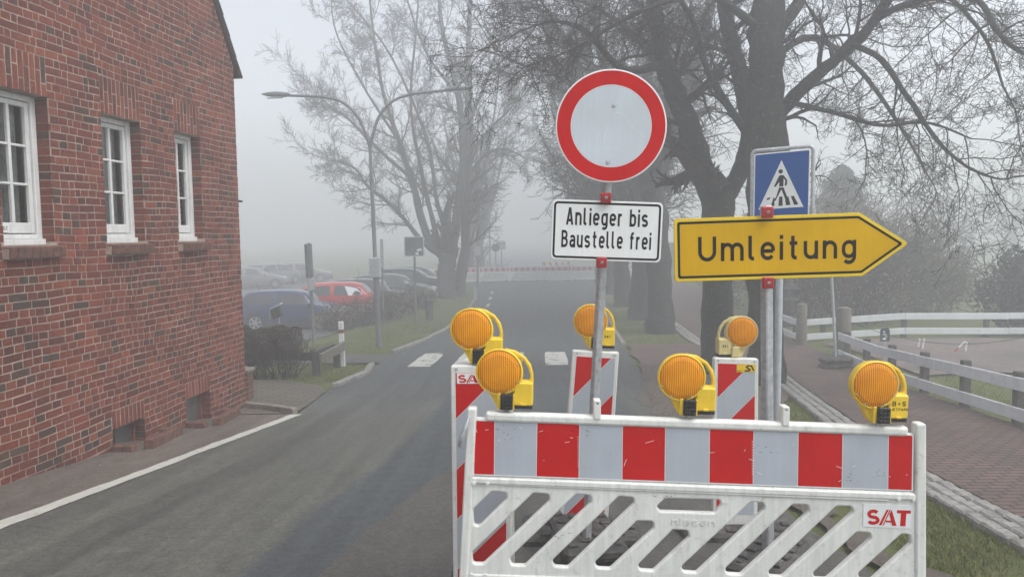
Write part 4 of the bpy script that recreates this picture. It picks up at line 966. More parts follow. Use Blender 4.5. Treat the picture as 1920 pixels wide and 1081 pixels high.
# fallen leaves and crumbs along the road edge
rng = np.random.default_rng(8); P = []
for _ in range(2600):
    y = rng.uniform(7, 16); x = interp(ROAD_R, y)+rng.exponential(.5)-.12
    if x < interp(PATH_L, y): P.append((x, y, G(x, y)+.018))
for _ in range(60):
    y = rng.uniform(4.5, 11); x = interp(LINE, y)-rng.uniform(.1, 1.0); P.append((x, y, G(x, y)+.02))
o = leaves('leaf_litter', np.array(P), 'dry_stem', .012, None, 3); tag(o, kind='stuff')

# clipped leafless hedge beside the house
def box_hedge(name, label, cat, x0, y0, x1, y1, wd, h, n, leafmat, size, stems, group=None, seed=1, z0f=.35):
    c = Vector(((x0+x1)/2, (y0+y1)/2, 0)); c.z = G(c.x, c.y); root = thing(name, label, cat, c, 0, group); rng = np.random.default_rng(seed)
    d = Vector((x1-x0, y1-y0, 0)); L = d.length; d.normalize(); nn = Vector((-d.y, d.x, 0)); P = []
    u = rng.uniform(-L/2, L/2, n); q = rng.uniform(-1, 1, n); z = h*(z0f+(1-z0f)*rng.random(n)**.7); side = rng.random(n)
    q = np.where(side < .6, np.sign(q)*(1-rng.exponential(.08, n)), q); z = np.where(side > .78, h*(1-rng.exponential(.05, n)), z)
    bumpy = .03*np.sin(u*7)+.025*np.sin(u*17+z*9)
    gx = np.array([G(c.x+d.x*a, c.y+d.y*a)-c.z for a in u[::1]]) if n < 4000 else None
    V = np.stack([d.x*u+nn.x*(q*wd/2+bumpy), d.y*u+nn.y*(q*wd/2+bumpy), z+bumpy], 1)
    if gx is not None: V[:, 2] += gx
    else:
        ga = G(c.x+d.x*-L/2, c.y+d.y*-L/2); gb = G(c.x+d.x*L/2, c.y+d.y*L/2); V[:, 2] += (ga-c.z)+(gb-ga)*(u/L+.5)
    leaves('foliage', V, leafmat, size, root, seed)
    if stems:
        T = Twigs()
        Pp = dict(segs=(5, 4, 3), wob=.22, grav=(.12, .05, 0), rmin=.0035, maxlev=2, kids=((4, 6), (3, 5), (2, 3)), start=.2, ang=(20, 55), ratio=(.4, .6))
        for _ in range(stems):
            a = rng.uniform(-L/2, L/2); b_ = rng.uniform(-.35, .35)*wd; p = np.array([d.x*a+nn.x*b_, d.y*a+nn.y*b_, G(c.x+d.x*a, c.y+d.y*a)-c.z-.03])
            grow(T, p, norm(rng.normal(0, .28, 3)+np.array([0, 0, 1])), h*.8, rng.uniform(.008, .016), 0, Pp, rng)
        T.build('stem', 'twig', root)
    return root
box_hedge('hedge', 'clipped dark leafless hedge with bare stems beside the corner of the brick house', 'hedge', -7.4, 14.95, -4.35, 14.75, .75, .98, 46000, 'hedge_leaf', .017, 170, seed=3, z0f=.42)
box_hedge('hedge', 'long dark evergreen hedge in the fog right of the footpath', 'hedge', 8.9, 27, 13.5, 62, 1.2, 2.0, 24000, 'leaf_dark', .06, 0, seed=4, z0f=0)
# scrubby thickets
def thicket(name, label, cat, x, y, rx, h, stems, mat, rmin, group, seed, leafn=0, leafmat=None, kids=None):
    c = gbase(x, y); root = thing(name, label, cat, c, 0, group); rng = np.random.default_rng(seed); T = Twigs()
    Pp = dict(segs=(6, 4, 3), wob=.14, grav=(.02, .0, 0), tip=-3, rmin=rmin, maxlev=2, kids=kids or ((7, 9), (4, 6), (2, 3)), start=.2, ang=(20, 50), ratio=(.35, .6))
    for _ in range(stems):
        a = rng.uniform(0, 2*PI); q = rng.uniform(0, .45)*rx; p = np.array([math.cos(a)*q, math.sin(a)*q, -.05]); o_ = rng.uniform(.0, 1.0)
        d = norm(np.array([math.cos(a)*o_*rx/h, math.sin(a)*o_*rx/h, 1])); grow(T, p, d, h*rng.uniform(.7, 1.1), rmin*rng.uniform(2, 3.5), 0, Pp, rng)
    T.build('stem', mat, root)
    if leafn:
        v = rng.normal(0, 1, (leafn, 3)); v /= np.linalg.norm(v, axis=1)[:, None]; v *= (rng.random(leafn)**.35)[:, None]; lump = 1+.14*np.sin(v[:, 0:1]*6+v[:, 2:3]*4)+.1*np.sin(v[:, 1:2]*11)
        v *= lump; v[:, 0] *= rx; v[:, 1] *= rx; v[:, 2] = (v[:, 2]*.5+.5)*h; leaves('foliage', v, leafmat, .07, root, seed)
    return root
TG = 'bare thickets behind the white board fence'
for i, (u, d, rx, h, lab, st) in enumerate(((1500, 24, 1.8, 2.5, 'low bare thicket behind the left wooden fence post', 26), (1600, 23, 2.0, 3.0, 'bare bush of pale upright stems right of the thick fence post', 34),
        (1560, 28, 2.4, 4.2, 'taller brown thicket in front of the misty conifer', 30), (1675, 26, 2.2, 3.6, 'tall brown thicket right under the tip of the yellow arrow sign', 34),
        (1745, 25, 1.3, 2.2, 'greenish brown thicket at the right end of the bushes', 26))):
    p = at(u, 560, d); thicket('thicket', lab, 'shrub', p.x, p.y, rx, h, int(st*1.4), 'twig_brown' if i != 1 else 'twig_pale', .0085, TG, 100+i, 2600 if i in (4, 3) else 2200, 'grass_blade' if i == 4 else 'dry_stem')
p = at(1935, 560, 19.4); thicket('evergreen_bush', 'dark round evergreen bush at the right edge behind the fence', 'shrub', p.x, p.y, 1.2, 2.2, 10, 'twig', .01, None, 120, 9000, 'leaf_dark')
# conifer behind
p = at(1575, 560, 34); c = gbase(p.x, p.y)-Vector((0, 0, .5)); root = thing('conifer', 'misty green conifer rising behind the thicket, right of the blue sign', 'tree', c)
T = Twigs(); T.tube([(0, 0, -.1), (0, 0, 3), (.1, 0, 6.3)], [.2, .14, .02], 8); T.build('trunk', 'bark_dark', root)
rng = np.random.default_rng(5); n = 16000; z = rng.uniform(0, 1, n)**1.15; lay = .75+.3*np.abs(np.sin(z*30)); rr_ = (1-z)**.55*2.7*lay*rng.random(n)**.4; a = rng.uniform(0, 2*PI, n)
lay2 = 1+.18*np.sin(a*5+z*20); leaves('crown', np.stack([np.cos(a)*rr_*lay2, np.sin(a)*rr_*lay2, .5+z*7.0-rr_*.25], 1)*np.array([1, 1, .86]), 'leaf_conifer', .08, root, 6)
# dry brush between the parked cars and the verge
for i, (x, y, rx, h, lab) in enumerate(((-6.3, 26.6, .9, .95, 'dry brown brush in front of the blue car bonnet'), (-5.5, 27.6, .9, 1.0, 'dry brown brush under the red car tail'), (-4.9, 28.8, 1.0, 1.0, 'dry brown brush left of the lamp post box'),
        (-4.6, 30.6, 1.0, 1.05, 'dry brown brush behind the post of the square mirror sign'), (-4.2, 32.8, 1.0, 1.0, 'dry brown brush nearest the litter bin'))):
    thicket('dry_brush', lab, 'shrub', x, y, rx, h, 46, 'twig_pale', .006, 'dry brush along the car park', 140+i, 500, 'dry_stem', ((4, 6), (2, 3)))
# ================================================================== lamps, beacons, barrier
PX = 1/425.0
def warning_lamp(label, loc, rz, style='yellow', group='amber warning lamps on the roadworks', text=None, tilt=0, mirror=1, deep=.075):
    """lens centre at the empty; front towards -Y"""
    body = 'lamp_cream' if style == 'cream' else 'lamp_yellow'
    r = thing('warning_lamp', label, 'warning lamp', loc, 0, group, rot=(0, tilt, rz)); s = mirror
    def X(p): return [(s*a*PX, -b_*PX) for a, b_ in p]
    m_ = MB(); n = 48; prof = [(.1085, .0), (.1085, -.006), (.104, -.010), (.100, -.006)]; prof2 = [(.1085, 0), (.106, .03), (.095, .055), (.05, deep), (0, deep)]
    def rev(prof, mat):
        for (ra, ya), (rb_, yb) in zip(prof, prof[1:]):
            vs = [(ra*math.cos(2*PI*i/n), ya, ra*math.sin(2*PI*i/n)) for i in range(n)] + [(rb_*math.cos(2*PI*i/n), yb, rb_*math.sin(2*PI*i/n)) for i in range(n)]
            m_.add(vs, [(i, (i+1) % n, n+(i+1) % n, n+i) for i in range(n)], mat, True)
    rev(prof, body); rev(prof2, body); m_.build('housing', body, r)
    m_ = MB(); rev([(.101, -.002), (.097, -.010), (.080, -.017), (.04, -.022), (.001, -.024)], 'lens')
    for a in (-62, -118, -25, 25, 205): m_.cyl((.096*math.cos(math.radians(a)), -.008, .096*math.sin(math.radians(a))), (.096*math.cos(math.radians(a)), -.014, .096*math.sin(math.radians(a))), .0035, 'galvanised_pale', 8)
    m_.build('lens', 'lens', r)
    # loop handle
    outer = [(4, -46), (30, -42), (50, -30), (62, -14), (67, 4), (67.5, 20), (67, 22), (40, 22), (44, 8), (40, -22), (22, -38)]
    hole = [(37, -29), (46, -24), (56, -9), (60.5, 6), (60, 14), (57, 16.5), (45, 16.5), (47, 4), (46, -8)]
    plate('handle', [fillet(X(outer)[::s], .012, 4), fillet(X(hole)[::s], .006, 4)], .028, body, r, .006, .012)
    # neck, battery box with dark base, bracket
    neck = [(-22, 38), (-3, 72), (2, 73), (28, 73), (30, 40)]
    plate('neck', [fillet(X(neck)[::s], .004, 3)], .045, body, r, .004, .012)
    bx = MB(); bx.box((s*48*PX, .035, -42*PX), (38*PX, .085, 46*PX), body, None, .006)
    bat = bx.build('battery_box', None, r)
    bb = MB(); bb.box((s*48*PX, .036, -68*PX), (37*PX, .078, 8*PX), None, None, .003); bb.build('box_base', 'black_plastic', bat)
    bb = MB(); bb.box((s*48*PX, -.010, -62*PX), (10*PX, .008, 4*PX), None, None, .001); bb.build('latch', body, bat)
    if style == 'cream':
        bb = MB(); bb.box((s*19*PX, -.004, -57*PX), (22*PX, .03, 30*PX), None, None, .004); bb.build('bracket', body, r)
    else:
        bb = MB(); bb.box((s*16*PX, -.012, -57*PX), (24*PX, .035, 31*PX), 'black_plastic', None, .003)
        for i in range(3):
            for j in range(4):
                bb.box((s*(9+i*7)*PX, -.031, -(46+j*7.4)*PX), (5*PX, .005, 5*PX), 'black_plastic', None, .0015)
        bb.build('clamp_block', None, r)
        MB().box((s*1*PX, .0, -57*PX), (7*PX, .03, 32*PX), None, None, .002).build('bracket', body, r); MB().box((s*29.5*PX, -.006, -57*PX), (3*PX, .03, 30*PX), None, None, .001).build('bracket', body, r)
    bb = MB(); bb.cyl((s*16*PX, .02, -70*PX), (s*16*PX, .02, -92*PX), .011, None, 10, .008); bb.build('peg', 'galvanised', r)
    if text:
        y = -.0078
        if text == 'B+S MIETPARK':
            lettering('lettering', 'B+S', 9*PX, s*48*PX, -40*PX, y, 'print_black', bat, w=.62, s=.19, gap=.28, wc=.62, center=True)
            lettering('lettering', 'MIETPARK', 5*PX, s*48*PX, -49*PX, y, 'print_black', bat, w=.5, s=.2, gap=.26, wc=.56, center=True)
        else: lettering('lettering', text, 6.5*PX, s*47*PX, -43*PX, y, 'print_black', bat, w=.5, s=.2, gap=.25, wc=.5, center=True)
    return r
# ---------------------------------------------------------------- front barrier: frame of reference = its own upright plane
bl_, br_ = at(872, 930, 3.37), at(1730, 930, 3.30)
ex = Vector((br_.x-bl_.x, br_.y-bl_.y, 0)).normalized(); ey = Vector((-ex.y, ex.x, 0))
O = Vector((bl_.x, bl_.y, G((bl_.x+br_.x)/2, 3.33)))
def on_plane(u, v, O=O, ey=ey, ex=ex):
    d = ray(u, v); t_ = (O-CAM).dot(ey)/d.dot(ey); p = CAM+d*t_-O; return (p.dot(ex), p.z)
def bp(pts): return [on_plane(u, v) for u, v in pts]
RB = math.atan2(ex.y, ex.x)
bar = thing('barrier_fence', 'white plastic roadworks barrier with red and grey striped board across the foreground', 'barrier', O, RB, 'plastic barrier panels')
def r1(p): return [(840+a/3.169, 740+b_/3.169) for a, b_ in p]
def r2(p): return [(1150+a/3.17, 740+b_/3.17) for a, b_ in p]
def r3(p): return [(1440+a/3.17, 740+b_/3.17) for a, b_ in p]
slots = [r1([(150, 672), (260, 566), (348, 572), (350, 608), (190, 768), (156, 766)]), r1([(508, 574), (602, 582), (602, 622), (212, 993), (150, 993), (145, 926)]),
         r1([(762, 581), (850, 590), (850, 630), (458, 1003), (378, 1000), (368, 958)]), r1([(1015, 594), (1100, 602), (1104, 636), (712, 1013), (630, 1008), (620, 972)]),
         r2([(138, 740), (235, 742), (238, 785), (-20, 1022), (-98, 1018), (-112, 985)]), r2([(350, 792), (440, 797), (448, 835), (235, 1035), (155, 1030), (145, 998)]),
         r2([(305, 607), (630, 615), (637, 645), (600, 693), (275, 683), (253, 655)]), r2([(812, 628), (888, 635), (893, 672), (490, 1047), (410, 1040), (402, 1008)]),
         r3([(142, 642), (232, 645), (240, 684), (-165, 1057), (-250, 1052), (-258, 1020)]), r3([(400, 652), (490, 655), (500, 690), (80, 1070), (5, 1065), (-2, 1036)]),
         r3([(520, 806), (600, 812), (606, 846), (345, 1082), (272, 1080), (262, 1045)]), r3([(786, 817), (836, 822), (842, 875), (612, 1088), (538, 1085), (528, 1048)])]
C1 = [on_plane(u, v) for u, v in ((892, 893), (1708, 922))]; sl_ = (C1[1][1]-C1[0][1])/(C1[1][0]-C1[0][0])
lean = math.atan(sl_)                                  # the panel stands slightly tilted with the road
zf = lambda x, z: z + x*sl_
x0_, z_bot = on_plane(872, 900)[0], .10
xL = on_plane(872, 780)[0]; xR = on_plane(1730, 800)[0]
def fr(x, z): return (x - z*sl_*-1*0, z + (x-xL)*sl_)
body = [on_plane(u, v) for u, v in ((884, 882), (1712, 913))]
zt0 = body[0][1]                                        # top of the lattice part at the left
holes = [fillet(bp(h), .018, 5) for h in slots]
tl, trt = on_plane(882, 890), on_plane(1714, 920)
zb = .09
lat = [(xL-.012, zb), (xR-.012, zb+(xR-xL)*sl_), (trt[0], trt[1]), (tl[0], tl[1])]
plate('lattice', [fillet(lat, .02, 4)] + holes, .034, 'white_plastic', bar, .009, -.017, bseg=3)
# end posts
post = MB()
for (ua, va, ub, w_) in ((886, 762, 870, .044), (1722, 791, 1722, .046)):
    a = on_plane(ua, va); b_ = on_plane(ub, 1081)
    dirx = (a[0]-b_[0])/(a[1]-b_[1]); z0 = zb-.02 if ua < 1000 else zb-.02+(xR-xL)*sl_
    xb = b_[0] + dirx*(z0-b_[1]) if abs(dirx) < .2 else b_[0]
    pl_ = [(xb-w_/2, z0), (xb+w_/2, z0), (a[0]+w_/2, a[1]), (a[0]-w_/2, a[1])]
    plate('end_post', [fillet(pl_, (.004, .004, .014, .014), 5)], .058, 'white_plastic', bar, .010, -.029, bseg=3)
# rails: top rail, second rail with groove, bottom rail
def beam(name, pa, pb, hh, th, y, bev=.008, mat='white_plastic', par=bar):
    d = Vector((pb[0]-pa[0], pb[1]-pa[1])).normalized(); n_ = Vector((-d.y, d.x))*hh/2
    P = [(pa[0]-n_.x, pa[1]-n_.y), (pb[0]-n_.x, pb[1]-n_.y), (pb[0]+n_.x, pb[1]+n_.y), (pa[0]+n_.x, pa[1]+n_.y)]
    return plate(name, [fillet(P, min(hh*.4, .014), 4)], th, mat, par, bev, y)
beam('top_rail', on_plane(911, 779), on_plane(1699, 807), .045, .052, -.026, .014)
beam('rail_web', on_plane(888, 787), on_plane(1712, 817.5), .03, .022, -.010, .004)
beam('middle_rail', on_plane(884, 896.5), on_plane(1712, 928), .030, .050, -.0275, .007)
beam('groove', on_plane(932, 903), on_plane(1662, 933), .018, .012, -.0245, .005)
a = on_plane(884, 1078); b_ = on_plane(1716, 1103)
beam('bottom_rail', a, b_, .035, .044, -.022, .007); beam('bottom_rail', (a[0], zb+.03), (b_[0], zb+.03+(b_[0]-a[0])*sl_), .07, .046, -.023, .007)
# board
BPX = [(890, 787, 884, 888.5), (928.5, 788.5, 927, 889)]
ub = [(892, 889), (928, 927), (1007, 1005.5), (1086.5, 1085), (1166.5, 1165.5), (1246.5, 1245.5), (1329, 1328), (1411.5, 1410), (1494.5, 1493), (1577.5, 1576), (1663, 1661.5), (1708, 1706.5)]
def ytop(u): return 785.5 + (u-892)/(1708-892)*(813.5-785.5)
def ybot(u): return 886.5 + (u-889)/(1706.5-889)*(916.5-886.5)
plate('backing_board', [bp([(890, ytop(890)-1), (887, ybot(887)+1), (1708.5, ybot(1708)+1), (1710, ytop(1710)-1)])[::-1]], .014, 'sheet_white', bar, 0, -.016)
strd = MB(); stg = MB()
for k in range(11):
    a0, b0 = ub[k]; a1, b1 = ub[k+1]; g = 1.0
    q = bp([(a0+g*.6, ytop(a0)+1), (b0+g*.6, ybot(b0)-1), (b1-g*.6, ybot(b1)-1), (a1-g*.6, ytop(a1)+1)])
    flat('red_stripe' if k % 2 == 0 else 'grey_stripe', [q], -.0166, 'sheet_red' if k % 2 == 0 else 'sheet_grey', bar)
# scuffs and scratches seen on the sheeting
def scuff(name, par, lines, y, mat, wd=.0012):
    mb = MB()
    for k, Ln in enumerate(lines):
        Lf, Rt = ribbon(Ln, wd); n = len(Lf); mb.add([(p.x, y-.0001*(k % 3), p.y) for p in Lf]+[(p.x, y-.0001*(k % 3), p.y) for p in Rt], [(i, n+i, n+i+1, i+1) for i in range(n-1)])
    return mb.build(name, mat, par)
rs_ = random.Random(31); Wl = [bp([(1169, 871), (1172, 862), (1174, 858)]), bp([(1413, 860), (1402, 858)]), bp([(1565, 871), (1577, 875)]), bp([(1393, 843), (1396, 840)]), bp([(1209, 828), (1225, 823)]), bp([(893, 802), (895, 808)])]
for v in range(815, 872, 5): Wl.append(bp([(1083.5, v), (1083.3, v+2.6)]))
for v in range(824, 885, 5): Wl.append(bp([(1408.5, v), (1408.2, v+2.8)]))
for _ in range(14):
    u_ = rs_.uniform(900, 1700); v_ = ytop(u_)+rs_.uniform(8, 92); a_ = rs_.uniform(-.6, .6); l_ = rs_.uniform(2, 9); Wl.append(bp([(u_, v_), (u_+l_, v_+l_*a_)]))
scuff('scuff', bar, Wl, -.0178, 'sheet_white', .0011)
Dk = []
for (uc, vc, n_) in ((1090, 803, 5), (1430, 838, 6), (1590, 897, 9), (1647, 885, 8), (960, 815, 6), (1250, 930, 7), (945, 800, 4), (1050, 1000, 6), (1500, 960, 5)):
    for _ in range(n_):
        u_ = uc+rs_.gauss(0, 11); v_ = vc+rs_.gauss(0, 5); l_ = rs_.uniform(1, 6); Dk.append(bp([(u_, v_), (u_+l_, v_+rs_.uniform(-1.5, 1.5))]))
scuff('scuff', bar, [q for q in Dk if q], -.0180, 'print_black', .0009)
# fittings
for u, v in ((1119, 762), (1470, 774)):
    c = on_plane(u, v); plate('lug', [fillet([(c[0]-.016, c[1]-.052), (c[0]+.016, c[1]-.052), (c[0]+.016, c[1]+.036), (c[0]-.016, c[1]+.036)], .007, 4), circle(c[0], c[1]+.02, .004, 12)], .062, 'white_plastic', bar, .004, -.031)
for u, v in ((889, 902), (915, 902), (1680, 931), (1707.5, 932.5), (885, 1072), (911, 1073)):
    c = on_plane(u, v); MB().cyl((c[0], -.026, c[1]), (c[0], -.0315, c[1]), .010, None, 14, .008).build('rivet', 'white_plastic', bar)
mb = MB(); P = [on_plane(u, v) for u, v in ((880, 779), (877, 790), (869, 812), (864, 830), (866, 834))]
mb.tube([(P[0][0], -.03, P[0][1]), (P[1][0], -.046, P[1][1]), (P[2][0], -.052, P[2][1]), (P[3][0], -.048, P[3][1]), (P[4][0], -.03, P[4][1])], [.006, .010, .012, .010, .006], None, 8); mb.build('hook', 'galvanised', bar)
q = bp([(1615.5, 940.5), (1614.8, 983), (1704, 987), (1706, 944)]); ctr = q
lb = plate('label', [[q[1], q[2], q[3], q[0]]], .003, 'sheet_white', bar, 0, -.0195)
a = on_plane(1619, 979.5); b_ = on_plane(1703, 948.5)
lg = sat_logo(lb, 0, 0, (b_[0]-a[0]), .074, 0, 'lettering'); lg.location = (a[0], -.0202, a[1]); lg.rotation_euler = (0, -lean, 0)
a = on_plane(1258, 980); em, wdt = lettering('embossed_lettering', 'nissen', .034, 0, 0, 0, 'white_plastic', bar, w=.75, s=.17, gap=.22, X=.78)
em.location = (a[0], -.0188, a[1]); em.rotation_euler = (0, -lean, 0)
so_ = em.modifiers.new('thick', 'SOLIDIFY'); so_.thickness = .002; so_.offset = 0
for xx in (xL+.25, xR-.25):                              # feet
    z0 = G(O.x+ex.x*xx, O.y+ex.y*xx)-O.z
    mb = MB(); mb.box((xx, 0, z0+.13), (.06, .05, .14), None, None, .006); mb.build('foot', 'white_plastic', bar)
def footplate(label, x, y, rz, stack=0, group='rubber footplates under the roadworks signs', size=(.78, .40)):
    r = thing('footplate', label, 'footplate', (x, y, G(x, y)+stack*.115), 0, group, rot=(math.atan(0), 0, rz))
    L, Wd = size; mb = MB(); mb.box((0, 0, .05), (L, Wd, .075), 'rubber', None, .022)
    rr = random.Random(int(x*100)); 
    for i in range(9):
        for j in range(4):
            xx = -L/2+.07+i*(L-.14)/8; yy = -Wd/2+.06+j*(Wd-.12)/3
            if (i+j) % 2 and not (3 < i < 5): mb.box((xx, yy, .096), ((L-.2)/9, (Wd-.1)/5, .018), 'rubber', None, .005)
            elif rr.random() < .3: mb.box((xx, yy, .092), (.05, .03, .01), 'rubber', None, .003)
    for sx in (-1, 1): mb.box((sx*(L/2-.05), 0, .02), (.07, Wd*.8, .04), 'rubber', None, .008)
    mb.build('slab', None, r); return r
xx = O + ex*(xL+.25); footplate('rubber footplate under the left end of the front barrier', xx.x, xx.y, RB+PI/2, size=(.6, .3))
xx = O + ex*(xR-.25); footplate('rubber footplate under the right end of the front barrier', xx.x, xx.y, RB+PI/2, size=(.6, .3))
# lamps on the barrier
def lampat(u, v, d): return at(u, v, d)
p = at(936, 697, 3.37); warning_lamp('dirty yellow warning lamp at the left end of the front barrier', p, RB-.02, text=None, tilt=.03)
p = at(1278, 707, 3.33); warning_lamp('bright yellow warning lamp in the middle of the front barrier', p, RB+.0, tilt=.03)
p = at(1640, 721, 3.28); warning_lamp('yellow warning lamp printed B+S Mietpark at the right end of the front barrier', p, RB+.07, tilt=.03, text='B+S MIETPARK', deep=.085)
# ---------------------------------------------------------------- striped beacons
def beacon(label, corners, d, bottom_v=None, stripes=None, deep=.055, logo=None, edge=.022, yaw=0):
    """corners: outer top-left, top-right, bottom-right, bottom-left in the photograph, all at depth d"""
    a = at(*corners[3], d); b_ = at(*corners[2], d); ex2 = Vector((b_.x-a.x, 0, 0)).normalized(); rot = yaw
    ex2 = Vector((math.cos(yaw), math.sin(yaw), 0)); ey2 = Vector((-math.sin(yaw), math.cos(yaw), 0)); mid = (a+b_)/2
    Ob = Vector((mid.x, mid.y, G(mid.x, mid.y)))
    def pl(u, v):
        dd = ray(u, v); t_ = (Ob-CAM).dot(ey2)/dd.dot(ey2); p = CAM+dd*t_-Ob; return (p.dot(ex2), p.z)
    c = [pl(*q) for q in corners]; r = thing('beacon', label, 'beacon', Ob, yaw, 'red and white striped beacons')
    return r, c, pl
def lerp2(a, b_, t_): return (a[0]+(b_[0]-a[0])*t_, a[1]+(b_[1]-a[1])*t_)
def make_beacon(label, corners, d, phase, period, deep=.055, yaw=0, tail=True, top_deep=0):
    r, c, pl = beacon(label, corners, d, deep=deep, yaw=yaw)
    tlc, trc, brc, blc = c; w_ = trc[0]-tlc[0]; H = tlc[1]-blc[1]; ang = math.atan2(trc[1]-tlc[1], w_)
    wb = brc[0]-blc[0]; hinge = r
    outer = [(blc[0]+.05, blc[1]-.06), (brc[0]-.05, brc[1]-.06), brc, trc, tlc, blc] if tail else [blc, brc, trc, tlc]
    plate('frame', [fillet(outer, .014, 4)], deep, 'white_plastic', r, .008, -deep*.5, bseg=2)
    e = .022
    in_ = [(blc[0]+e, blc[1]+e), (brc[0]-e, brc[1]+e), (trc[0]-e, trc[1]-e*1.6), (tlc[0]+e, tlc[1]-e*1.6)]
    yb = -deep*.5-.0012
    flat('border', [in_], yb, 'sheet_white', r)
    g = .003; in2 = [(in_[0][0]+g, in_[0][1]+g), (in_[1][0]-g, in_[1][1]+g), (in_[2][0]-g, in_[2][1]-g), (in_[3][0]+g, in_[3][1]-g)]
    red = []; gry = []; k = -12; 
    phase = tlc[1]-.275-(tlc[0]+e)
    for k in range(-12, 12):                      # stripes fall from upper right to lower left
        lo = phase + k*period; hi = lo + period/2
        for l_, h_, lst in ((lo+.002, hi-.002, red), (hi+.002, lo+period-.002, gry)):
            s_ = 1.0; P = clip_poly(clip_poly(in2, -s_*-1*-1, 1, h_) if False else clip_poly(in2, -s_, 1, h_), s_, -1, -l_)
            if len(P) > 2: lst.append(P)
    for P in red: flat('red_stripe', [P], yb-.0008, 'sheet_red', r)
    for P in gry: flat('grey_stripe', [P], yb-.0008, 'sheet_grey', r)
    for q in (tlc, trc): MB().cyl((q[0]+(e*1.3 if q is tlc else -e*1.3), -deep*.5, q[1]-.018), (q[0]+(e*1.3 if q is tlc else -e*1.3), -deep*.5-.004, q[1]-.018), .008, None, 12).build('screw', 'galvanised_pale', r)
    z0 = min(blc[1], brc[1])-.05; xm = (blc[0]+brc[0])/2
    mb = MB(); mb.box((xm, 0, (z0+.02)/2+.0), (.06, .04, max(.05, z0-.02)+.04), None, None, .004); mb.build('foot', 'white_plastic', r)
    return r, c, deep, yb
# left: printed SAT, deep housing
rL, cL, dpL, ybL = make_beacon('large striped beacon with red SAT label and deep white housing, left of the front barrier', [(846, 683), (962, 683), (958, 1088), (851, 1088)], 3.72, .0, .52, tail=True, yaw=-.05)
hb = MB(); W0 = cL[0][0]; W1 = cL[1][0]; ht = cL[0][1]
q = [(W0+.004, .026, ht-.004), (W1-.004, .026, ht-.004), (W1-.06, .19, ht+.0), (W0+.06, .19, ht+.0)]
q2 = [(a_, b_, .12) for a_, b_, _ in q]; hb.add(q+q2, [(0, 1, 2, 3), (7, 6, 5, 4), (0, 3, 7, 4), (1, 5, 6, 2), (2, 6, 7, 3), (0, 4, 5, 1)]); hb.build('housing', 'white_plastic', rL)
yy_ = ybL-.0024
mb = MB(); mb.box(((W0+W1)/2, yy_, ht-.066), (.252, .002, .052)); lb = mb.build('label', 'sheet_white', rL)
sat_logo(lb, W0+.034, ht-.088, W0+.034+.15, ht-.046, yy_-.0014, 'lettering')
warning_lamp('yellow warning lamp on the large left beacon, above and behind the front row', at(884, 617, 3.72), -.04, tilt=.03)
r2_, c2_, dp2, yb2 = make_beacon('striped beacon standing behind the round prohibition sign post', [(1073, 655), (1160, 659), (1139, 975), (1049, 968)], 4.62, .02, .47, yaw=0)
warning_lamp('small yellow warning lamp printed SAT behind the round sign post', at(1107, 602, 4.62), .02, text='SAT', tilt=.04)
r3_, c3_, dp3, yb3 = make_beacon('striped beacon with a small yellow and black sticker, left of the arrow sign posts', [(1337, 669), (1420, 671), (1418, 968), (1334, 965)], 4.95, .03, .47, yaw=0)
W1 = c3_[1][0]; ht = c3_[1][1]
mb = MB(); mb.box((W1-.085, yb3-.002, ht-.063), (.126, .002, .052)); st = mb.build('label', 'edge_yellow', r3_)
mb = MB(); y_ = yb3-.0036; bx_ = W1-.095; bz = ht-.083
L, R = ribbon([(0, .004), (.03, .004), (.036, .012), (.02, .022), (.012, .030), (.022, .038), (.045, .036), (.062, .004)], .0048); n = len(L)
mb.add([(bx_+p.x, y_, bz+p.y) for p in L]+[(bx_+p.x, y_, bz+p.y) for p in R], [(i, n+i, n+i+1, i+1) for i in range(n-1)]); mb.build('lettering', 'print_black', st)
lettering('lettering', 'SAT', .011, W1-.145, ht-.086, y_, 'print_black', st, w=.6, s=.18, wc=.6)
warning_lamp('small cream warning lamp printed BEL with its handle on the left, on the right beacon', at(1391, 622, 4.95), 0, style='cream', text='BEL', mirror=-1)
p = at(1092, 1010, 4.6); footplate('rubber footplate under the round sign post, topmost of two', p.x, 4.36, PI/2+.12, 1, size=(.62, .38))
footplate('rubber footplate under the round sign post, lower of two', p.x+.03, 4.40, PI/2-.1, 0, size=(.66, .40))
c_ = r3_.location; footplate('rubber footplate under the right beacon', c_.x+.02, c_.y+.0, PI/2*0, 0)
footplate('rubber footplate under the arrow sign post, topmost of two', 1.40, 4.05, .9, 1, size=(.6, .38)); footplate('rubber footplate under the arrow sign post, lower of two', 1.43, 4.07, 1.05, 0, size=(.64, .4))
c_ = r2_.location; footplate('rubber footplate under the beacon behind the round sign post', c_.x, c_.y+.18, 0, 0)
c_ = rL.location; footplate('rubber footplate under the large left beacon', c_.x, c_.y+.02, PI/2, 0, size=(.7, .36))

# ---------------------------------------------------------------- signs
def square_post(mb, p, q, w_, mat='galvanised'):
    d = (q-p); L = d.length; R = d.to_track_quat('Z', 'X').to_matrix(); R = R @ Matrix.Rotation(0, 3, 'Z')
    mb.box((p+q)/2, (w_, w_, L), mat, R, w_*.12)
def clamp(parent, x, z, y, s_=.056):
    m2 = MB(); m2.box((x, y, z), (s_, .022, s_), None, None, .005)
    for a in range(8):
        an = a*PI/4; m2.box((x+math.cos(an)*s_*.33, y-.012, z+math.sin(an)*s_*.33), (s_*.26, .006, .004), None, Matrix.Rotation(-an, 3, 'Y'))
    o = m2.build('clamp', 'clamp_red', parent)
    m2 = MB(); m2.cyl((x, y-.011, z), (x, y-.02, z), .009, 'galvanised_pale', 12, .007); m2.box((x, y-.021, z), (.012, .003, .003), 'rust', Matrix.Rotation(.9, 3, 'Y')); m2.build('bolt', None, o)
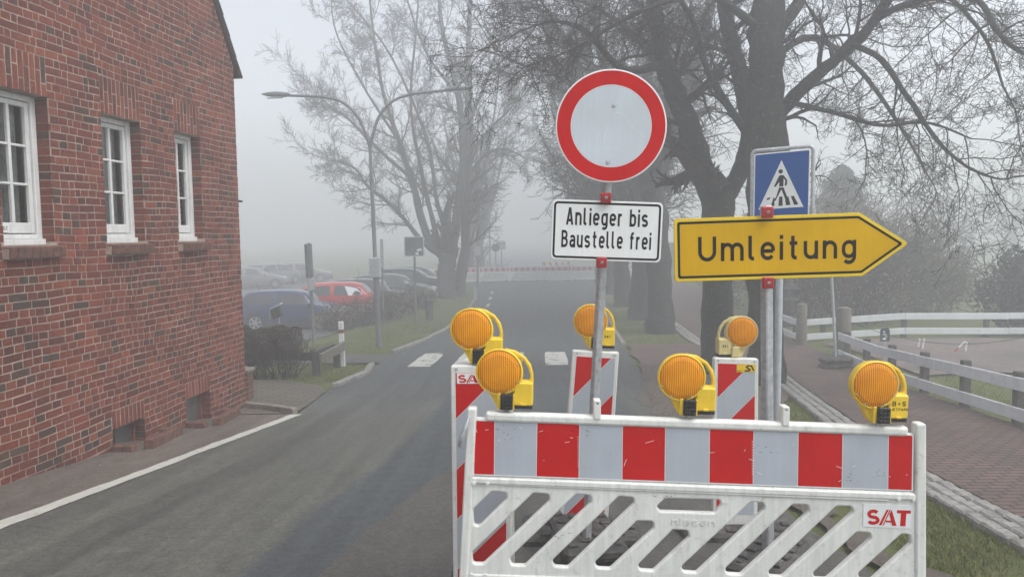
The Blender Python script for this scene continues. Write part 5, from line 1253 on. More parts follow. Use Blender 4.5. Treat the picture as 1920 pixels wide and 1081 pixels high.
# round prohibition sign with text plate
D1 = 3.98
p0 = at(1098, 1030, 4.22); p1 = at(1139, 330, 3.98); gz_ = G(p0.x, p0.y)+.13
p0 = p0 + (p0-p1)*((p0.z-gz_)/(p1.z-p0.z)) * 1.0 if p0.z > gz_ else p0
sg = thing('road_sign', 'round red and white prohibition sign above a plate reading Anlieger bis Baustelle frei', 'road sign', (p0.x, p0.y, gz_-.13))
rel = Vector((p0.x, p0.y, gz_-.13))
mb = MB(); top = at(1142, 290, 3.98); square_post(mb, p0-rel-Vector((0, 0, .02)), top-rel+Vector((0, .02, 0)), .042); mb.build('post', None, sg)
def face_frame(c, roll, yaw=0, pitch=0):
    e = bpy.data.objects.new('tmp', None); return None
def signpart(name, c, roll, loops, thick, mat, parent, rel, bev=.003, yaw=0):
    o = plate(name, loops, thick, mat, parent, bev, 0); o.location = c-rel; o.rotation_euler = (0, roll, yaw); return o
cc = at(1146, 236.5, 3.93); R0 = .300*(207/2/.300)/(1387/3.93)
R0 = (208/2)/(1387/3.93)
disc = signpart('sign_disc', cc, .03, [circle(0, 0, R0-.002, 96)], .014, 'sheet_white', sg, rel, .004, yaw=.0)
disc.scale = (1, 1, 1.005)
def ring(name, ro, ri, y, mat, par):
    mb = MB(); n = 96; vs = [(ro*math.cos(2*PI*i/n), y, ro*math.sin(2*PI*i/n)) for i in range(n)] + [(ri*math.cos(2*PI*i/n), y, ri*math.sin(2*PI*i/n)) for i in range(n)]
    mb.add(vs, [(i, (i+1) % n, n+(i+1) % n, n+i) for i in range(n)]); return mb.build(name, mat, par)
ring('red_ring', R0*.965, R0*.722, -.0008, 'sheet_red', disc)
flat('sign_face', [circle(0, 0, R0*.712, 96)], -.0008, 'sign_face_grey', disc)
for z in (.108, -.19):
    mb = MB(); mb.cyl((.012 if z > 0 else -.012, -.001, z*R0/.3), (.012 if z > 0 else -.012, -.006, z*R0/.3), .009, 'galvanised_pale', 14, .006); mb.cyl((.012 if z > 0 else -.012, -.0012, z*R0/.3), (.012 if z > 0 else -.012, -.002, z*R0/.3), .013, 'galvanised', 14); mb.build('bolt', None, disc)
for P_ in [[(R0*a_, R0*b_) for a_, b_ in P] for P in ([(.06, .22), (.14, .24), (.22, .20), (.30, .08), (.42, -.05), (.60, -.18)], [(-.10, -.36), (.05, -.38), (.14, -.37)], [(-.05, .05), (-.09, -.12), (-.12, -.25)], [(-.4, .3), (-.35, .42)])]: scuff('scratch', disc, [P_], -.0012, 'sheet_white', .0008)
# text plate
tc_ = at(1137.5, 433, 3.96); sc = 3.96/1387
tw_, th_ = 207*sc, 112*sc
pltx = signpart('text_plate', tc_, .045, [rect(-tw_/2, -th_/2, tw_/2, th_/2, .03, 6)], .010, 'sheet_white', sg, rel, .003, yaw=.0)
b1 = .014; b2 = .028
flat('border', [], 0, 'print_black', pltx) if False else None
def frame_ring(name, w_, h_, r_, ins, wid, y, mat, par):
    A = rect(-w_/2+ins, -h_/2+ins, w_/2-ins, h_/2-ins, max(.006, r_-ins), 6); B = rect(-w_/2+ins+wid, -h_/2+ins+wid, w_/2-ins-wid, h_/2-ins-wid, max(.004, r_-ins-wid), 6)
    mb = MB(); n = len(A); mb.add([(p[0], y, p[1]) for p in A]+[(p[0], y, p[1]) for p in B], [(i, (i+1) % n, n+(i+1) % n, n+i) for i in range(n)]); return mb.build(name, mat, par)
frame_ring('border', tw_, th_, .034, .010, .011, -.0008, 'print_black', pltx)
h_ = 32*sc
o, wd_ = lettering('lettering', 'Anlieger bis', h_, 0, th_*.085, -.0008, 'print_black', pltx, w=.36, s=.155, gap=.145, space=.42, X=.74, wc=.42, center=True)
o.scale = (153*sc/wd_, 1, 1); 
o, wd_ = lettering('lettering', 'Baustelle frei', h_, 0, -th_*.29, -.0008, 'print_black', pltx, w=.36, s=.155, gap=.145, space=.42, X=.74, wc=.42, center=True)
o.scale = (168*sc/wd_, 1, 1)
for u, v in ((1136, 371), (1128, 492)):
    c = at(u, v, 3.94)-rel; clamp(sg, c.x, c.z, c.y)
# yellow detour arrow
D2 = 3.95
q0 = at(1440, 1010, 4.02); q1 = at(1439, 385, 3.98); gz2 = G(q0.x, q0.y)+.13
dr = thing('detour_sign', 'yellow arrow sign reading Umleitung pointing right on a galvanised post', 'road sign', (q0.x, q0.y, gz2-.13)); rel = Vector((q0.x, q0.y, gz2-.13))
mb = MB(); q00 = q0 + (q0-q1)*((q0.z-gz2)/(q1.z-q0.z)); square_post(mb, q00-rel-Vector((0, 0, .02)), q1-rel+Vector((0, .02, 0)), .052, 'galvanised'); mb.build('post', None, dr)
AO = at(1440, 463, 3.945); yaw = .02
aex = Vector((math.cos(yaw), math.sin(yaw), 0)); aey = Vector((-aex.y, aex.x, 0))
def ap(u, v):
    d = ray(u, v); t_ = (AO-CAM).dot(aey)/d.dot(aey); p = CAM+d*t_-AO; return (p.dot(aex), p.z)
arr = [ap(*q) for q in ((1265.5, 528.5), (1617, 517.5), (1704.5, 456), (1612, 398.5), (1263.5, 410.5))]
apl = plate('arrow_plate', [fillet(arr, (.022, .03, .018, .03, .022), 5)], .012, 'edge_yellow', dr, .003, 0); apl.location = AO-rel; apl.rotation_euler = (0, 0, yaw)
def inset(P, d):
    n = len(P); out = []
    for i in range(n):
        a, b_, c = Vector(P[i-1]), Vector(P[i]), Vector(P[(i+1) % n]); d0 = (b_-a).normalized(); d1 = (c-b_).normalized(); n0 = Vector((-d0.y, d0.x)); n1 = Vector((-d1.y, d1.x)); m_ = (n0+n1).normalized(); out.append(tuple(b_+m_*(d/max(.3, m_.dot(n0)))))
    return out
A = fillet(inset(arr, .017), (.014, .02, .012, .02, .014), 5); B = fillet(inset(arr, .030), (.008, .012, .006, .012, .008), 5); n = len(A)
mb = MB(); mb.add([(p[0], -.0008, p[1]) for p in A]+[(p[0], -.0008, p[1]) for p in B], [(i, (i+1) % n, n+(i+1) % n, n+i) for i in range(n)]); mb.build('border', 'print_black', apl)
Yf = fillet(inset(arr, .031), (.008, .012, .006, .012, .008), 5); flat('sign_face', [Yf], -.0007, 'sign_yellow', apl)
a = ap(1309, 490.5); b_ = ap(1605, 483.5); hU = ap(1310, 444)[1]-ap(1310, 490.5)[1]
o, wd_ = lettering('lettering', 'Umleitung', hU, 0, 0, -.0012, 'print_black', apl, w=.47, s=.15, gap=.20, space=.3, X=.74, wc=.62)
o.location = (a[0], 0, a[1]); o.scale = ((b_[0]-a[0])/wd_, 1, 1); o.rotation_euler = (0, -math.atan2(b_[1]-a[1], b_[0]-a[0]), 0)
for u, v in ((1439, 398), (1440, 530)):
    c = at(u, v, 3.92)-rel; clamp(dr, c.x, c.z, c.y, .060)
# blue pedestrian crossing sign
D3 = 7.9
s0 = at(1458, 900, D3); gx = G(s0.x, s0.y)
cs = thing('crossing_sign', 'blue square pedestrian crossing sign in a grey tube frame, behind the yellow arrow', 'road sign', (s0.x, s0.y, gx)); rel = Vector((s0.x, s0.y, gx))
mb = MB(); pt = at(1466, 300, D3+.06)-rel; mb.tube([Vector((0, .06, -.1)), pt], .038, None, 14); mb.build('post', 'galvanised_pale', cs)
yw = .42; BO = at(1466, 345, D3); bex = Vector((math.cos(yw), -math.sin(yw), 0)); bey = Vector((-bex.y, bex.x, 0))
def cp_(u, v):
    d = ray(u, v); t_ = (BO-CAM).dot(bey)/d.dot(bey); p = CAM+d*t_-BO; return (p.dot(bex), p.z)
sq = [cp_(*q) for q in ((1412, 412), (1517, 405), (1520, 279), (1414, 289))]
sw_ = sq[1][0]-sq[0][0]
holder = thing('t', '', '', (0, 0, 0)); bpy.data.objects.remove(holder)
bpl = plate('sign_plate', [fillet(sq, .03, 5)], .012, 'sheet_white', cs, .002, 0); bpl.location = BO-rel; bpl.rotation_euler = (0, 0, -yw)
q_in = inset(sq, .013); flat('blue_face', [fillet(q_in, .012, 4)], -.0008, 'sign_blue', bpl)
def qp(u, v): return cp_(1400+u/6.756, 260+v/6.756)
flat('triangle', [[qp(147, 899), qp(720, 862), qp(441, 272)]], -.0016, 'sheet_white', bpl)
ped = [circle(*qp(431, 415), .022, 20),
       [qp(*k) for k in ((412, 470), (440, 460), (470, 465), (512, 520), (513, 570), (500, 596), (482, 596), (490, 530), (468, 500), (464, 604), (414, 607), (414, 545), (366, 610), (345, 606), (360, 575))],
       [qp(*k) for k in ((412, 618), (466, 616), (500, 700), (526, 770), (512, 790), (490, 765), (440, 640), (404, 710), (362, 790), (336, 790), (342, 775), (372, 740))],
       ]
zeb = [[qp(*k) for k in P] for P in (((262, 752), (304, 742), (290, 770), (250, 778)), ((340, 745), (350, 742), (352, 850), (305, 857)), ((412, 735), (452, 732), (456, 848), (402, 852)), ((486, 745), (528, 730), (554, 836), (498, 843)), ((560, 728), (596, 722), (654, 830), (602, 838)))]
[flat('bar', [P], -.0022, 'print_black', bpl) for P in zeb]
flat('pictogram', ped, -.0028, 'print_black', bpl)
loopf = fillet([cp_(*q) for q in ((1409, 413), (1523, 407), (1525, 273), (1410, 283))], .055, 6)
mb = MB(); Lp = [Vector((p[0], .03, p[1])) for p in loopf]; mb.tube(Lp+[Lp[0]], .021, None, 8, False); fr_ = mb.build('tube_frame', 'galvanised', cs); fr_.location = BO-rel; fr_.rotation_euler = (0, 0, -yw)
# ================================================================== street lamps
def lamp_post(label, x, y, rz, lean=(0, 0)):
    g = G(x, y); r = thing('street_lamp', label, 'street lamp', (x, y, g), 0, 'double armed street lamps', rot=(lean[0], lean[1], rz))
    hz = 5.55; mb = MB(); mb.tube([(0, 0, -.1), (0, 0, 1.95)], .080, None, 14); mb.tube([(0, 0, 1.95), (0, 0, 2.0), (0, 0, 4.6)], [.078, .058, .052], None, 12); mb.tube([(0, 0, 4.6), (0, 0, 4.64), (0, 0, hz)], [.052, .045, .042], None, 12)
    mb.cyl((0, 0, 4.58), (0, 0, 4.68), .062, None, 12); mb.cyl((0, 0, 0), (0, 0, .12), .1, None, 12); mb.build('pole', 'lamp_grey', r)
    mb = MB(); mb.box((0, -.02, 2.22), (.30, .22, .56), None, None, .02); mb.build('junction_box', 'galvanised', r)
    for s_ in (-1, 1):
        pts = [(0, 0, hz-.05), (s_*.10, 0, hz+.32), (s_*.30, 0, hz+.82), (s_*.68, 0, hz+1.20), (s_*1.15, 0, hz+1.36), (s_*1.65, 0, hz+1.41), (s_*2.15, 0, hz+1.44)]
        P = np.array(pts, float); out_ = []
        for u in np.linspace(0, len(P)-1, 30):
            i = min(len(P)-2, int(u)); f = u-i; p0 = P[max(0, i-1)]; p1_ = P[i]; p2 = P[i+1]; p3 = P[min(len(P)-1, i+2)]
            out_.append(tuple(.5*((2*p1_)+(-p0+p2)*f+(2*p0-5*p1_+4*p2-p3)*f*f+(-p0+3*p1_-3*p2+p3)*f**3)))
        mb = MB(); mb.tube(out_, [.042]*12+[.036]*18, None, 10); arm = mb.build('arm', 'lamp_grey', r)
        mb = MB(); z = hz+1.45; prof = [(2.12, .045), (2.28, .07), (2.5, .08), (2.75, .055), (2.9, .012)]
        mb.tube([(s_*x_, 0, z+.02+(x_-2.3)*.05) for x_, _ in prof], [q for _, q in prof], None, 12)
        hd = mb.build('lamp_head', 'lamp_grey', arm)
        mb = MB(); mb.box((s_*2.54, 0, z-.058), (.42, .11, .03), None, None, .01); mb.build('lamp_glass', 'headlight', hd)
    return r
c = gp(711, 650); lamp_post('double armed street lamp on the left verge in front of the parked cars', c.x, c.y, .0, (0, -.02))
c = gp(896, 539); lamp_post('faint double armed street lamp far back beside the large left tree', c.x, 45, .5)
# posts and signs seen from the edge or the back
def thin_pole(name, label, cat, x, y, h, r_=.03, mat='lamp_grey', group=None, lean=0):
    t_ = thing(name, label, cat, (x, y, G(x, y)), 0, group, rot=(0, lean, 0)); mb = MB(); mb.tube([(0, 0, -.1), (0, 0, h)], r_, None, 10); mb.build('post', mat, t_); return t_
c = gp(589, 650); t1 = thin_pole('road_sign', 'grey sign post with two narrow sign plates seen edge on, behind the low wooden barrier', 'road sign', c.x, c.y, 2.95, .045, lean=-.02)
hh = (650-452)*c.y/F+.0
mb = MB(); mb.box((-.02, 0, 2.45), (.07, .55, .95), 'mirror_back', None, .01); mb.build('sign_plate', None, t1)
mb = MB(); mb.box((-.0, 0, 1.78), (.10, .42, .34), 'galvanised', None, .01); mb.build('sign_plate', None, t1)
c = at(718, 560, 27.5); t2 = thin_pole('road_sign', 'slim post with a narrow plate seen edge on, just right of the near street lamp', 'road sign', c.x, c.y, 3.1, .035)
mb = MB(); mb.box((0, 0, 2.55), (.05, .5, 1.0), 'galvanised', None, .01); mb.build('sign_plate', None, t2)
c = gp(780, 607); d = c.y; t3 = thin_pole('road_sign', 'square dark backed sign with pale rim and torn stickers beside the large left tree', 'road sign', c.x, c.y, 3.0, .04)
s_ = 37*d/F; zc = at(778, 462.5, d).z-c.z
mb = MB(); o = plate('sign_plate', [rect(-s_/2, zc-s_/2, s_/2, zc+s_/2, .06)], .03, 'mirror_back', t3, .004, -.07)
frame_ring('rim', s_, s_, .06, 0, .035, -.075, 'galvanised_pale', t3).location = (0, 0, zc)
flat('sticker', [[(.08, zc-.12), (.2, zc-.06), (.28, zc-.10), (.26, zc-.18), (.2, zc-.14), (.14, zc-.2)], [(.02, zc-.24), (.1, zc-.2), (.17, zc-.25), (.15, zc-.31), (.06, zc-.29)]], -.0745, 'sheet_white', t3)
c = gp(805, 603); lb_ = thing('litter_bin', 'small dark litter bin on the left verge right of the square sign', 'litter bin', (c.x, c.y, G(c.x, c.y)), .2)
mb = MB(); mb.tube([(0, 0, .08), (0, 0, .74)], [.13, .155], None, 16); mb.build('body', 'wood_dark', lb_); mb = MB(); mb.tube([(0, 0, .72), (0, 0, .76), (0, 0, .80)], [.165, .165, .11], None, 16); mb.build('rim', 'black_plastic', lb_); mb = MB(); mb.tube([(0, .16, -.05), (0, .16, .85)], .03, None, 8); mb.build('post', 'galvanised', lb_)
c = gp(643, 684); rp = thing('marker_post', 'white marker post with two brown red bands at the end of the low wooden barrier', 'post', (c.x, c.y, G(c.x, c.y)), 0, rot=(0, -.02, 0))
mb = MB(); mb.box((0, 0, .48), (.105, .105, 1.04), None, None, .008); mb.build('shaft', 'white_paint', rp)
for z in (.37, .78):
    mb = MB(); mb.box((0, 0, z), (.109, .109, .085), None, None, .004); mb.build('band', 'brown_red', rp)
# low wooden barrier
a = gp(593, 702); b_ = gp(632, 687); wb = thing('wooden_barrier', 'low weathered wooden rail barrier beside the bare hedge', 'wooden barrier', (a.x, a.y, G(a.x, a.y)))
for q in (a, b_):
    mb = MB(); mb.box((q.x-a.x, q.y-a.y, G(q.x, q.y)-G(a.x, a.y)+.23), (.14, .13, .56), None, None, .01); mb.build('post', 'wood_dark', wb)
def plank(par, name, p, q, hh, th, mat, ch=.008):
    d = q-p; R = Matrix.Rotation(math.atan2(d.y, d.x), 3, 'Z') @ Matrix.Rotation(-math.atan2(d.z, math.hypot(d.x, d.y)), 3, 'Y')
    mb = MB(); mb.box((p+q)/2, (d.length, th, hh), None, R, ch); return mb.build(name, mat, par)
off = Vector((.10, -.02, 0)); B0 = Vector((b_.x-a.x, b_.y-a.y, G(b_.x, b_.y)-G(a.x, a.y)))
plank(wb, 'rail', Vector((.12, -.10, .34)), B0+Vector((.16, .14, .46)), .20, .06, 'wood_grey')
plank(wb, 'rail', Vector((-1.6, .62, .32)), Vector((.0, .10, .36)), .17, .06, 'wood_dark'); plank(wb, 'rail', Vector((-.12, .12, .40)), B0+Vector((-.1, .16, .44)), .12, .06, 'wood_dark')
# small info box on a stick beyond the hedge
c = at(524, 620, 17.5); ib = thing('notice_stand', 'small slanted notice box on a thin post behind the bare hedge', 'notice stand', (c.x, c.y, G(c.x, c.y)))
mb = MB(); mb.tube([(0, 0, -.05), (0, 0, 1.15)], .02, None, 8); mb.build('post', 'galvanised', ib)
zz = c.z-G(c.x, c.y)+.1
mb = MB(); mb.box((-.05, 0, 1.18), (.22, .16, .24), 'wood_dark', Matrix.Rotation(-.35, 3, 'Y'), .01); mb.box((-.05, 0, 1.34), (.27, .2, .03), 'galvanised_pale', Matrix.Rotation(-.45, 3, 'Y'), .004); mb.box((-.19, 0, 1.15), (.015, .15, .24), 'galvanised_pale'); mb.build('box', None, ib)

# ================================================================== white board fences on the right
def rail_fence(label, P, n_post, post_side, hs_=(.14, .52), rail_h=.16, post_h=.66, seed=1):
    base = Vector((P[0][0], P[0][1], G(*P[0]))); r = thing('board_fence', label, 'fence', base, 0, 'white two board fences'); rr = random.Random(seed)
    L = [Vector((x, y, 0)) for x, y in P]; tot = sum((b_-a).length for a, b_ in zip(L, L[1:]))
    def pos(s_):
        for a, b_ in zip(L, L[1:]):
            l = (b_-a).length
            if s_ <= l or b_ is L[-1]: p = a.lerp(b_, min(1, s_/l)); d = (b_-a).normalized(); return Vector((p.x, p.y, G(p.x, p.y))), d
            s_ -= l
    nb = max(1, round(tot/2.6))
    for i in range(nb):
        p, _ = pos(tot*i/nb); q, _ = pos(tot*(i+1)/nb)
        for z in hs_:
            u_ = (q-p).normalized()*.006; plank(r, 'board', p-base+u_+Vector((0, 0, z)), q-base-u_+Vector((0, 0, z+rr.uniform(-.006, .006))), rail_h, .032, 'fence_white', .004)
    for i in range(n_post):
        p, d = pos(tot*(i+.25)/n_post); nn = Vector((-d.y, d.x, 0))*post_side; mb = MB(); p = p+nn*.085-base
        mb.box(p+Vector((0, 0, post_h/2-.1)), (.115, .115, post_h+.2), None, Matrix.Rotation(math.atan2(d.y, d.x), 3, 'Z'), .01); mb.build('post', 'wood_dark', r)
    return r
rail_fence('near white two board fence running along the right side of the brick footpath', [(7.2, 16.2), (6.85, 14.0), (6.42, 10.4), (6.15, 7.8), (5.9, 4.6), (5.8, 1.5)], 11, 1)
f0 = gp(1503, 645); rail_fence('far white two board fence crossing behind the thick wooden posts', [(f0.x+.1, f0.y+.1), (12.1, 18.6), (17.5, 18.0)], 5, 1, seed=2)
f1 = gp(1467, 634); rail_fence('short white board fence running back along the footpath from the left wooden post', [(f0.x, f0.y+.2), (f1.x, f1.y), (f1.x+.6, f1.y+4.5)], 3, -1, seed=3)
for (u, v, tv, w_, lab) in ((1503, 646, 570, .27, 'weathered thick wooden post at the left end of the far white fence'), (1581, 661, 577, .34, 'thicker weathered wooden post with a chain fixed to it'), (1968, 668, 590, .33, 'weathered wooden post holding the far end of the chain')):
    c = gp(u, v); z = at((u-3), tv, c.y).z-G(c.x, c.y); wp = thing('wooden_post', lab, 'post', (c.x, c.y, G(c.x, c.y)), 0, 'thick wooden posts')
    mb = MB(); mb.tube([(0, 0, -.15), (0, 0, .3), (.0, 0, z-.03), (0, 0, z)], [w_/2*1.02, w_/2, w_/2*.95, w_/2*.86], None, 16)
    for k, vv in enumerate(mb.v): mb.v[k] = (vv[0]*(1+.05*math.sin(vv[1]*30)), vv[1], vv[2]+.02*math.sin(vv[0]*20))
    mb.build('shaft', 'wood_grey', wp)
    mb = MB(); mb.cyl((0, 0, z+.0), (0, 0, z+.012), w_/2*.84, None, 16, w_/2*.7); mb.build('end_grain', 'wood_grey', wp)
# chain
ca_ = at(1597, 604, gp(1581, 661).y-.1); cb = at(1962, 622, gp(1968, 668).y); mb = MB(); n = 120
for i in range(n):
    t_ = (i+.5)/n; p = ca_.lerp(cb, t_); p.z -= .36*4*t_*(1-t_)*1.0; q = ca_.lerp(cb, t_+.4/n); q.z -= .36*4*(t_+.4/n)*(1-t_-.4/n)
    a = Vector((0, 0, 1)) if i % 2 else Vector((0, 1, 0)); d = (q-p); s2 = a*.012
    mb.tube([p-d-s2, p+d-s2, p+d+s2, p-d+s2, p-d-s2], .0045, None, 4, False)
tag(mb.build('chain', 'wood_dark'), 'thin dark chain hanging from the thick wooden post across the paved entrance', 'chain')
def strip(label, u, v, l, ang, cols):
    p = at(u, v, ca_.y+(cb.y-ca_.y)*(u-1597)/(1962-1597)-.02); r = thing('barrier_tape', label, 'barrier tape', p, 0, 'strips of red and white tape tied to the chain'); z = 0
    pr = [0]
    for k, (m_, fr_) in enumerate(cols):
        mb = MB(); x0 = math.sin(ang)*z; x1 = math.sin(ang)*(z+l*fr_); mb.box(((x0+x1)/2, 0, -(z+l*fr_/2)*math.cos(ang)), (.035, .004, l*fr_), m_, Matrix.Rotation(-ang, 3, 'Y')); mb.build('tape', None, r); z += l*fr_
strip('first strip of barrier tape on the chain, white above and red below', 1725, 634, .40, -.15, (('sheet_white', .5), ('red_paint', .5))); strip('second strip of barrier tape on the chain, all white', 1733, 634, .28, -.12, (('sheet_white', 1),))
strip('third strip of barrier tape on the chain, slanting and red at its end', 1810, 639, .40, -.8, (('sheet_white', .5), ('red_paint', .5))); strip('fourth strip of barrier tape on the chain, short and white', 1813, 640, .22, -.1, (('sheet_white', 1),))
# small house-number sign on a stick
c = gp(1657, 672); ns = thing('garden_sign', 'small dark sign with pale marks on a stick behind the near white fence', 'sign', (c.x, c.y, G(c.x, c.y)))
mb = MB(); mb.tube([(0, 0, -.05), (0, 0, .5)], .02, None, 6); mb.build('stick', 'galvanised_pale', ns); z = at(1657, 628, c.y).z-G(c.x, c.y)
o = plate('plate', [fillet([(-.1, z-.13), (.1, z-.13), (.1, z+.1), (.06, z+.17), (-.08, z+.14), (-.1, z+.1)], .02)], .02, 'car_dark', ns, .002, -.03)
flat('mark', [rect(-.05, z+.01, .03, z+.03), rect(-.01, z-.03, .05, z-.015), rect(-.05, z-.09, .02, z-.05), rect(-.04, z+.06, .0, z+.09)], -.0315, 'sheet_white', ns)
# temporary sign stand on the footpath
c = gp(1567, 690); ts = thing('sign_stand', 'slim grey pole in a stacked black rubber base on the brick footpath', 'sign stand', (c.x, c.y, G(c.x, c.y)), .3)
for k in (0, 1):
    mb = MB(); P_ = [(.36, -.08), (.36, .1), (.2, .22), (-.2, .22), (-.36, .1), (-.36, -.08), (-.2, -.22), (.2, -.22)]; z0, z1 = .01+k*.12, .12+k*.12
    vs = [(x*(1.03 if not k else .98), y, z0+.03) for x, y in P_]+[(x, y, z0+.07) for x, y in P_]+[(x*.8, y*.8, z1) for x, y in P_]+[(x*.85, y*.85, z0) for x, y in P_]; n = 8
    f = [(i, (i+1) % n, n+(i+1) % n, n+i) for i in range(n)]+[(n+i, n+(i+1) % n, 2*n+(i+1) % n, 2*n+i) for i in range(n)]+[tuple(range(2*n, 3*n)), tuple(range(3*n, 4*n))[::-1]]+[(3*n+i, 3*n+(i+1) % n, (i+1) % n, i) for i in range(n)]
    mb.add(vs, f); mb.box((.15, .02, z1+.006), (.16, .1, .014)); mb.build('base_plate', 'rubber', ts)
mb = MB(); tp = at(1561, 440, c.y); mb.tube([(0, 0, .1), (tp.x-c.x-.1, 0, tp.z-c.z)], .03, None, 10); mb.build('post', 'galvanised_pale', ts)
mb = MB(); plate('sign_plate', [rect(-.24, 2.2, .12, 2.65, .03)], .01, 'mirror_back', ts, .002, .04)
# garden lantern behind the left post
c = at(1478, 600, 22.5); gl = thing('garden_lantern', 'dark tiered garden lantern behind the left wooden post', 'lantern', (c.x, c.y, G(c.x, c.y)))
mb = MB()
for k, (z, r_, h2) in enumerate(((.0, .30, .25), (.25, .2, .5), (.75, .32, .08), (.83, .24, .26), (1.09, .36, .07), (1.16, .26, .1), (1.26, .15, .12), (1.38, .05, .12))): mb.tube([(0, 0, z), (0, 0, z+h2)], [r_, r_*.88], None, 12)
mb.build('body', 'rubber', gl)
# pale tapered marker post among the trees
c = gp(1203, 588); wpst = thing('marker_post', 'slim pale tapering post between the roadside tree trunks', 'post', (c.x, c.y, G(c.x, c.y)))
mb = MB(); zt = at(1206, 495, c.y).z-c.z; mb.tube([(0, 0, -.05), (0, 0, zt)], [.03, .15], None, 8); mb.v = [(x, y*.3, z) for x, y, z in mb.v]; mb.build('shaft', 'fence_white', wpst)

# ================================================================== far roadworks
def far_panel():
    r = thing('barrier_fence', 'x', 'barrier', (0, 0, 0), 0, 'plastic barrier panels'); H = []
    for k in range(13):
        x = -1.02+k*.155; P = clip_poly(clip_poly([(x, .12), (x+.075, .12), (x+.50, .58), (x+.425, .58)], 1, 0, .97), -1, 0, .97)
        if len(P) > 2 and (max(p[0] for p in P)-min(p[0] for p in P)) > .05: H.append(P)
    plate('lattice', [rect(-1.03, .06, 1.03, .64)]+H, .04, 'white_plastic', r, 0, -.02)
    mb = MB(); mb.box((-1.04, 0, .52), (.05, .06, 1.0)); mb.box((1.04, 0, .52), (.05, .06, 1.0)); mb.box((0, 0, .965), (2.0, .05, .05)); mb.box((0, 0, .66), (2.02, .05, .045)); mb.build('frame', 'white_plastic', r)
    mb = MB(); mb2 = MB()
    for k in range(11):
        x0 = -1.0+max(0, k*.2-.1); x1 = -1.0+min(2.0, k*.2+.1); q_ = MB(); q_.box(((x0+x1)/2, -.01, .81), (x1-x0-.004, .034, .25)); q_.build('red_stripe' if k % 2 == 0 else 'grey_stripe', 'sheet_red' if k % 2 == 0 else 'sheet_grey', r)
    [MB().box((x_, 0, .04), (.12, .5, .08)).build('foot', 'rubber', r) for x_ in (-.8, .8)]; return r
protoP = far_panel(); FP = []
spec = [(985, 1.0), (1043, 0), (1101, 0), (1159, 0)]
x_ = None
ys_ = 50.0
pos_ = []
for u in (922-0, 956, 1012-58+30,): pass
path_ = [(-2.85-2.1*3.2, 43.5)]
centers = []
# straight part across the road, then a bend towards the left verge
for k, u in enumerate((1159, 1101, 1043, 985)):
    p = at(u, 520, 50.0+.0*k); centers.append((p.x, 50.0, 0.0))
x0, y0 = centers[-1][0]-1.05, 50.0; ang = 0.
for k, a in enumerate((.22, .5, .8, .95, 1.0, 1.0)):
    dx, dy = -math.cos(a), -math.sin(a)*1.0; centers.append((x0+dx*1.05, y0+dy*1.05, a)); x0 += dx*2.1; y0 += dy*2.1
labs = ['distant barrier panel farthest to the right, ending the row across the road', 'distant barrier panel across the road, second from the right', 'distant barrier panel topped by five small lamps', 'distant barrier panel just left of the one with lamps', 'distant barrier panel where the row starts to bend left',
        'distant barrier panel angled towards the left verge', 'distant barrier panel on the bend, right of the far street lamp', 'distant barrier panel by the foot of the far street lamp', 'distant barrier panel just right of the large left tree', 'distant barrier panel half hidden behind the large left tree']
for k, (x, y, a) in enumerate(centers):
    o = protoP if k == 0 else copy_tree(protoP); o.location = (x, y, G(x, y)+.02); o.rotation_euler = (0, 0, a); o['label'] = labs[k]
cx, cy_, _ = centers[2]
lp = thing('warning_lamp', 'x', 'warning lamp', (0, 0, 0), 0, 'small lamps on the distant barrier')
mb = MB(); mb.tube([(0, -.03, .2), (0, .04, .2)], .1, None, 20); mb.build('housing', 'lamp_yellow', lp); mb = MB(); mb.tube([(0, -.045, .2), (0, -.031, .2)], .09, None, 20); mb.build('lens', 'lens', lp); mb = MB(); mb.box((.06, .02, .06), (.1, .08, .12)); mb.build('battery_box', 'lamp_yellow', lp)
nm_ = ('leftmost', 'second from left', 'middle', 'second from right', 'rightmost')
for k in range(5):
    o = lp if k == 0 else copy_tree(lp); o.location = (cx-.82+k*.41, cy_, G(cx, cy_)+.02+.99); o['label'] = f'{nm_[k]} of the five small lamps on the distant barrier'
# far signs
c = at(930, 510, 53); fs = thin_pole('road_sign', 'distant small round blue sign beyond the barrier', 'road sign', c.x, 53, 2.35, .04); mb = MB(); mb.tube([(0, -.05, 2.25), (0, -.07, 2.25)], .3, None, 24); mb.build('sign_disc', 'car_dark', fs)
c = at(941, 510, 55); fs = thin_pole('road_sign', 'distant small rectangular grey sign beside the round one', 'road sign', c.x, 55, 2.4, .04); mb = MB(); mb.box((0, -.06, 2.35), (.62, .02, .6)); mb.build('sign_plate', 'galvanised', fs)
c = at(919, 520, 57); thin_pole('mast', 'thin faint mast between the far street lamp and the distant signs', 'mast', c.x, 57, 5.0, .06)

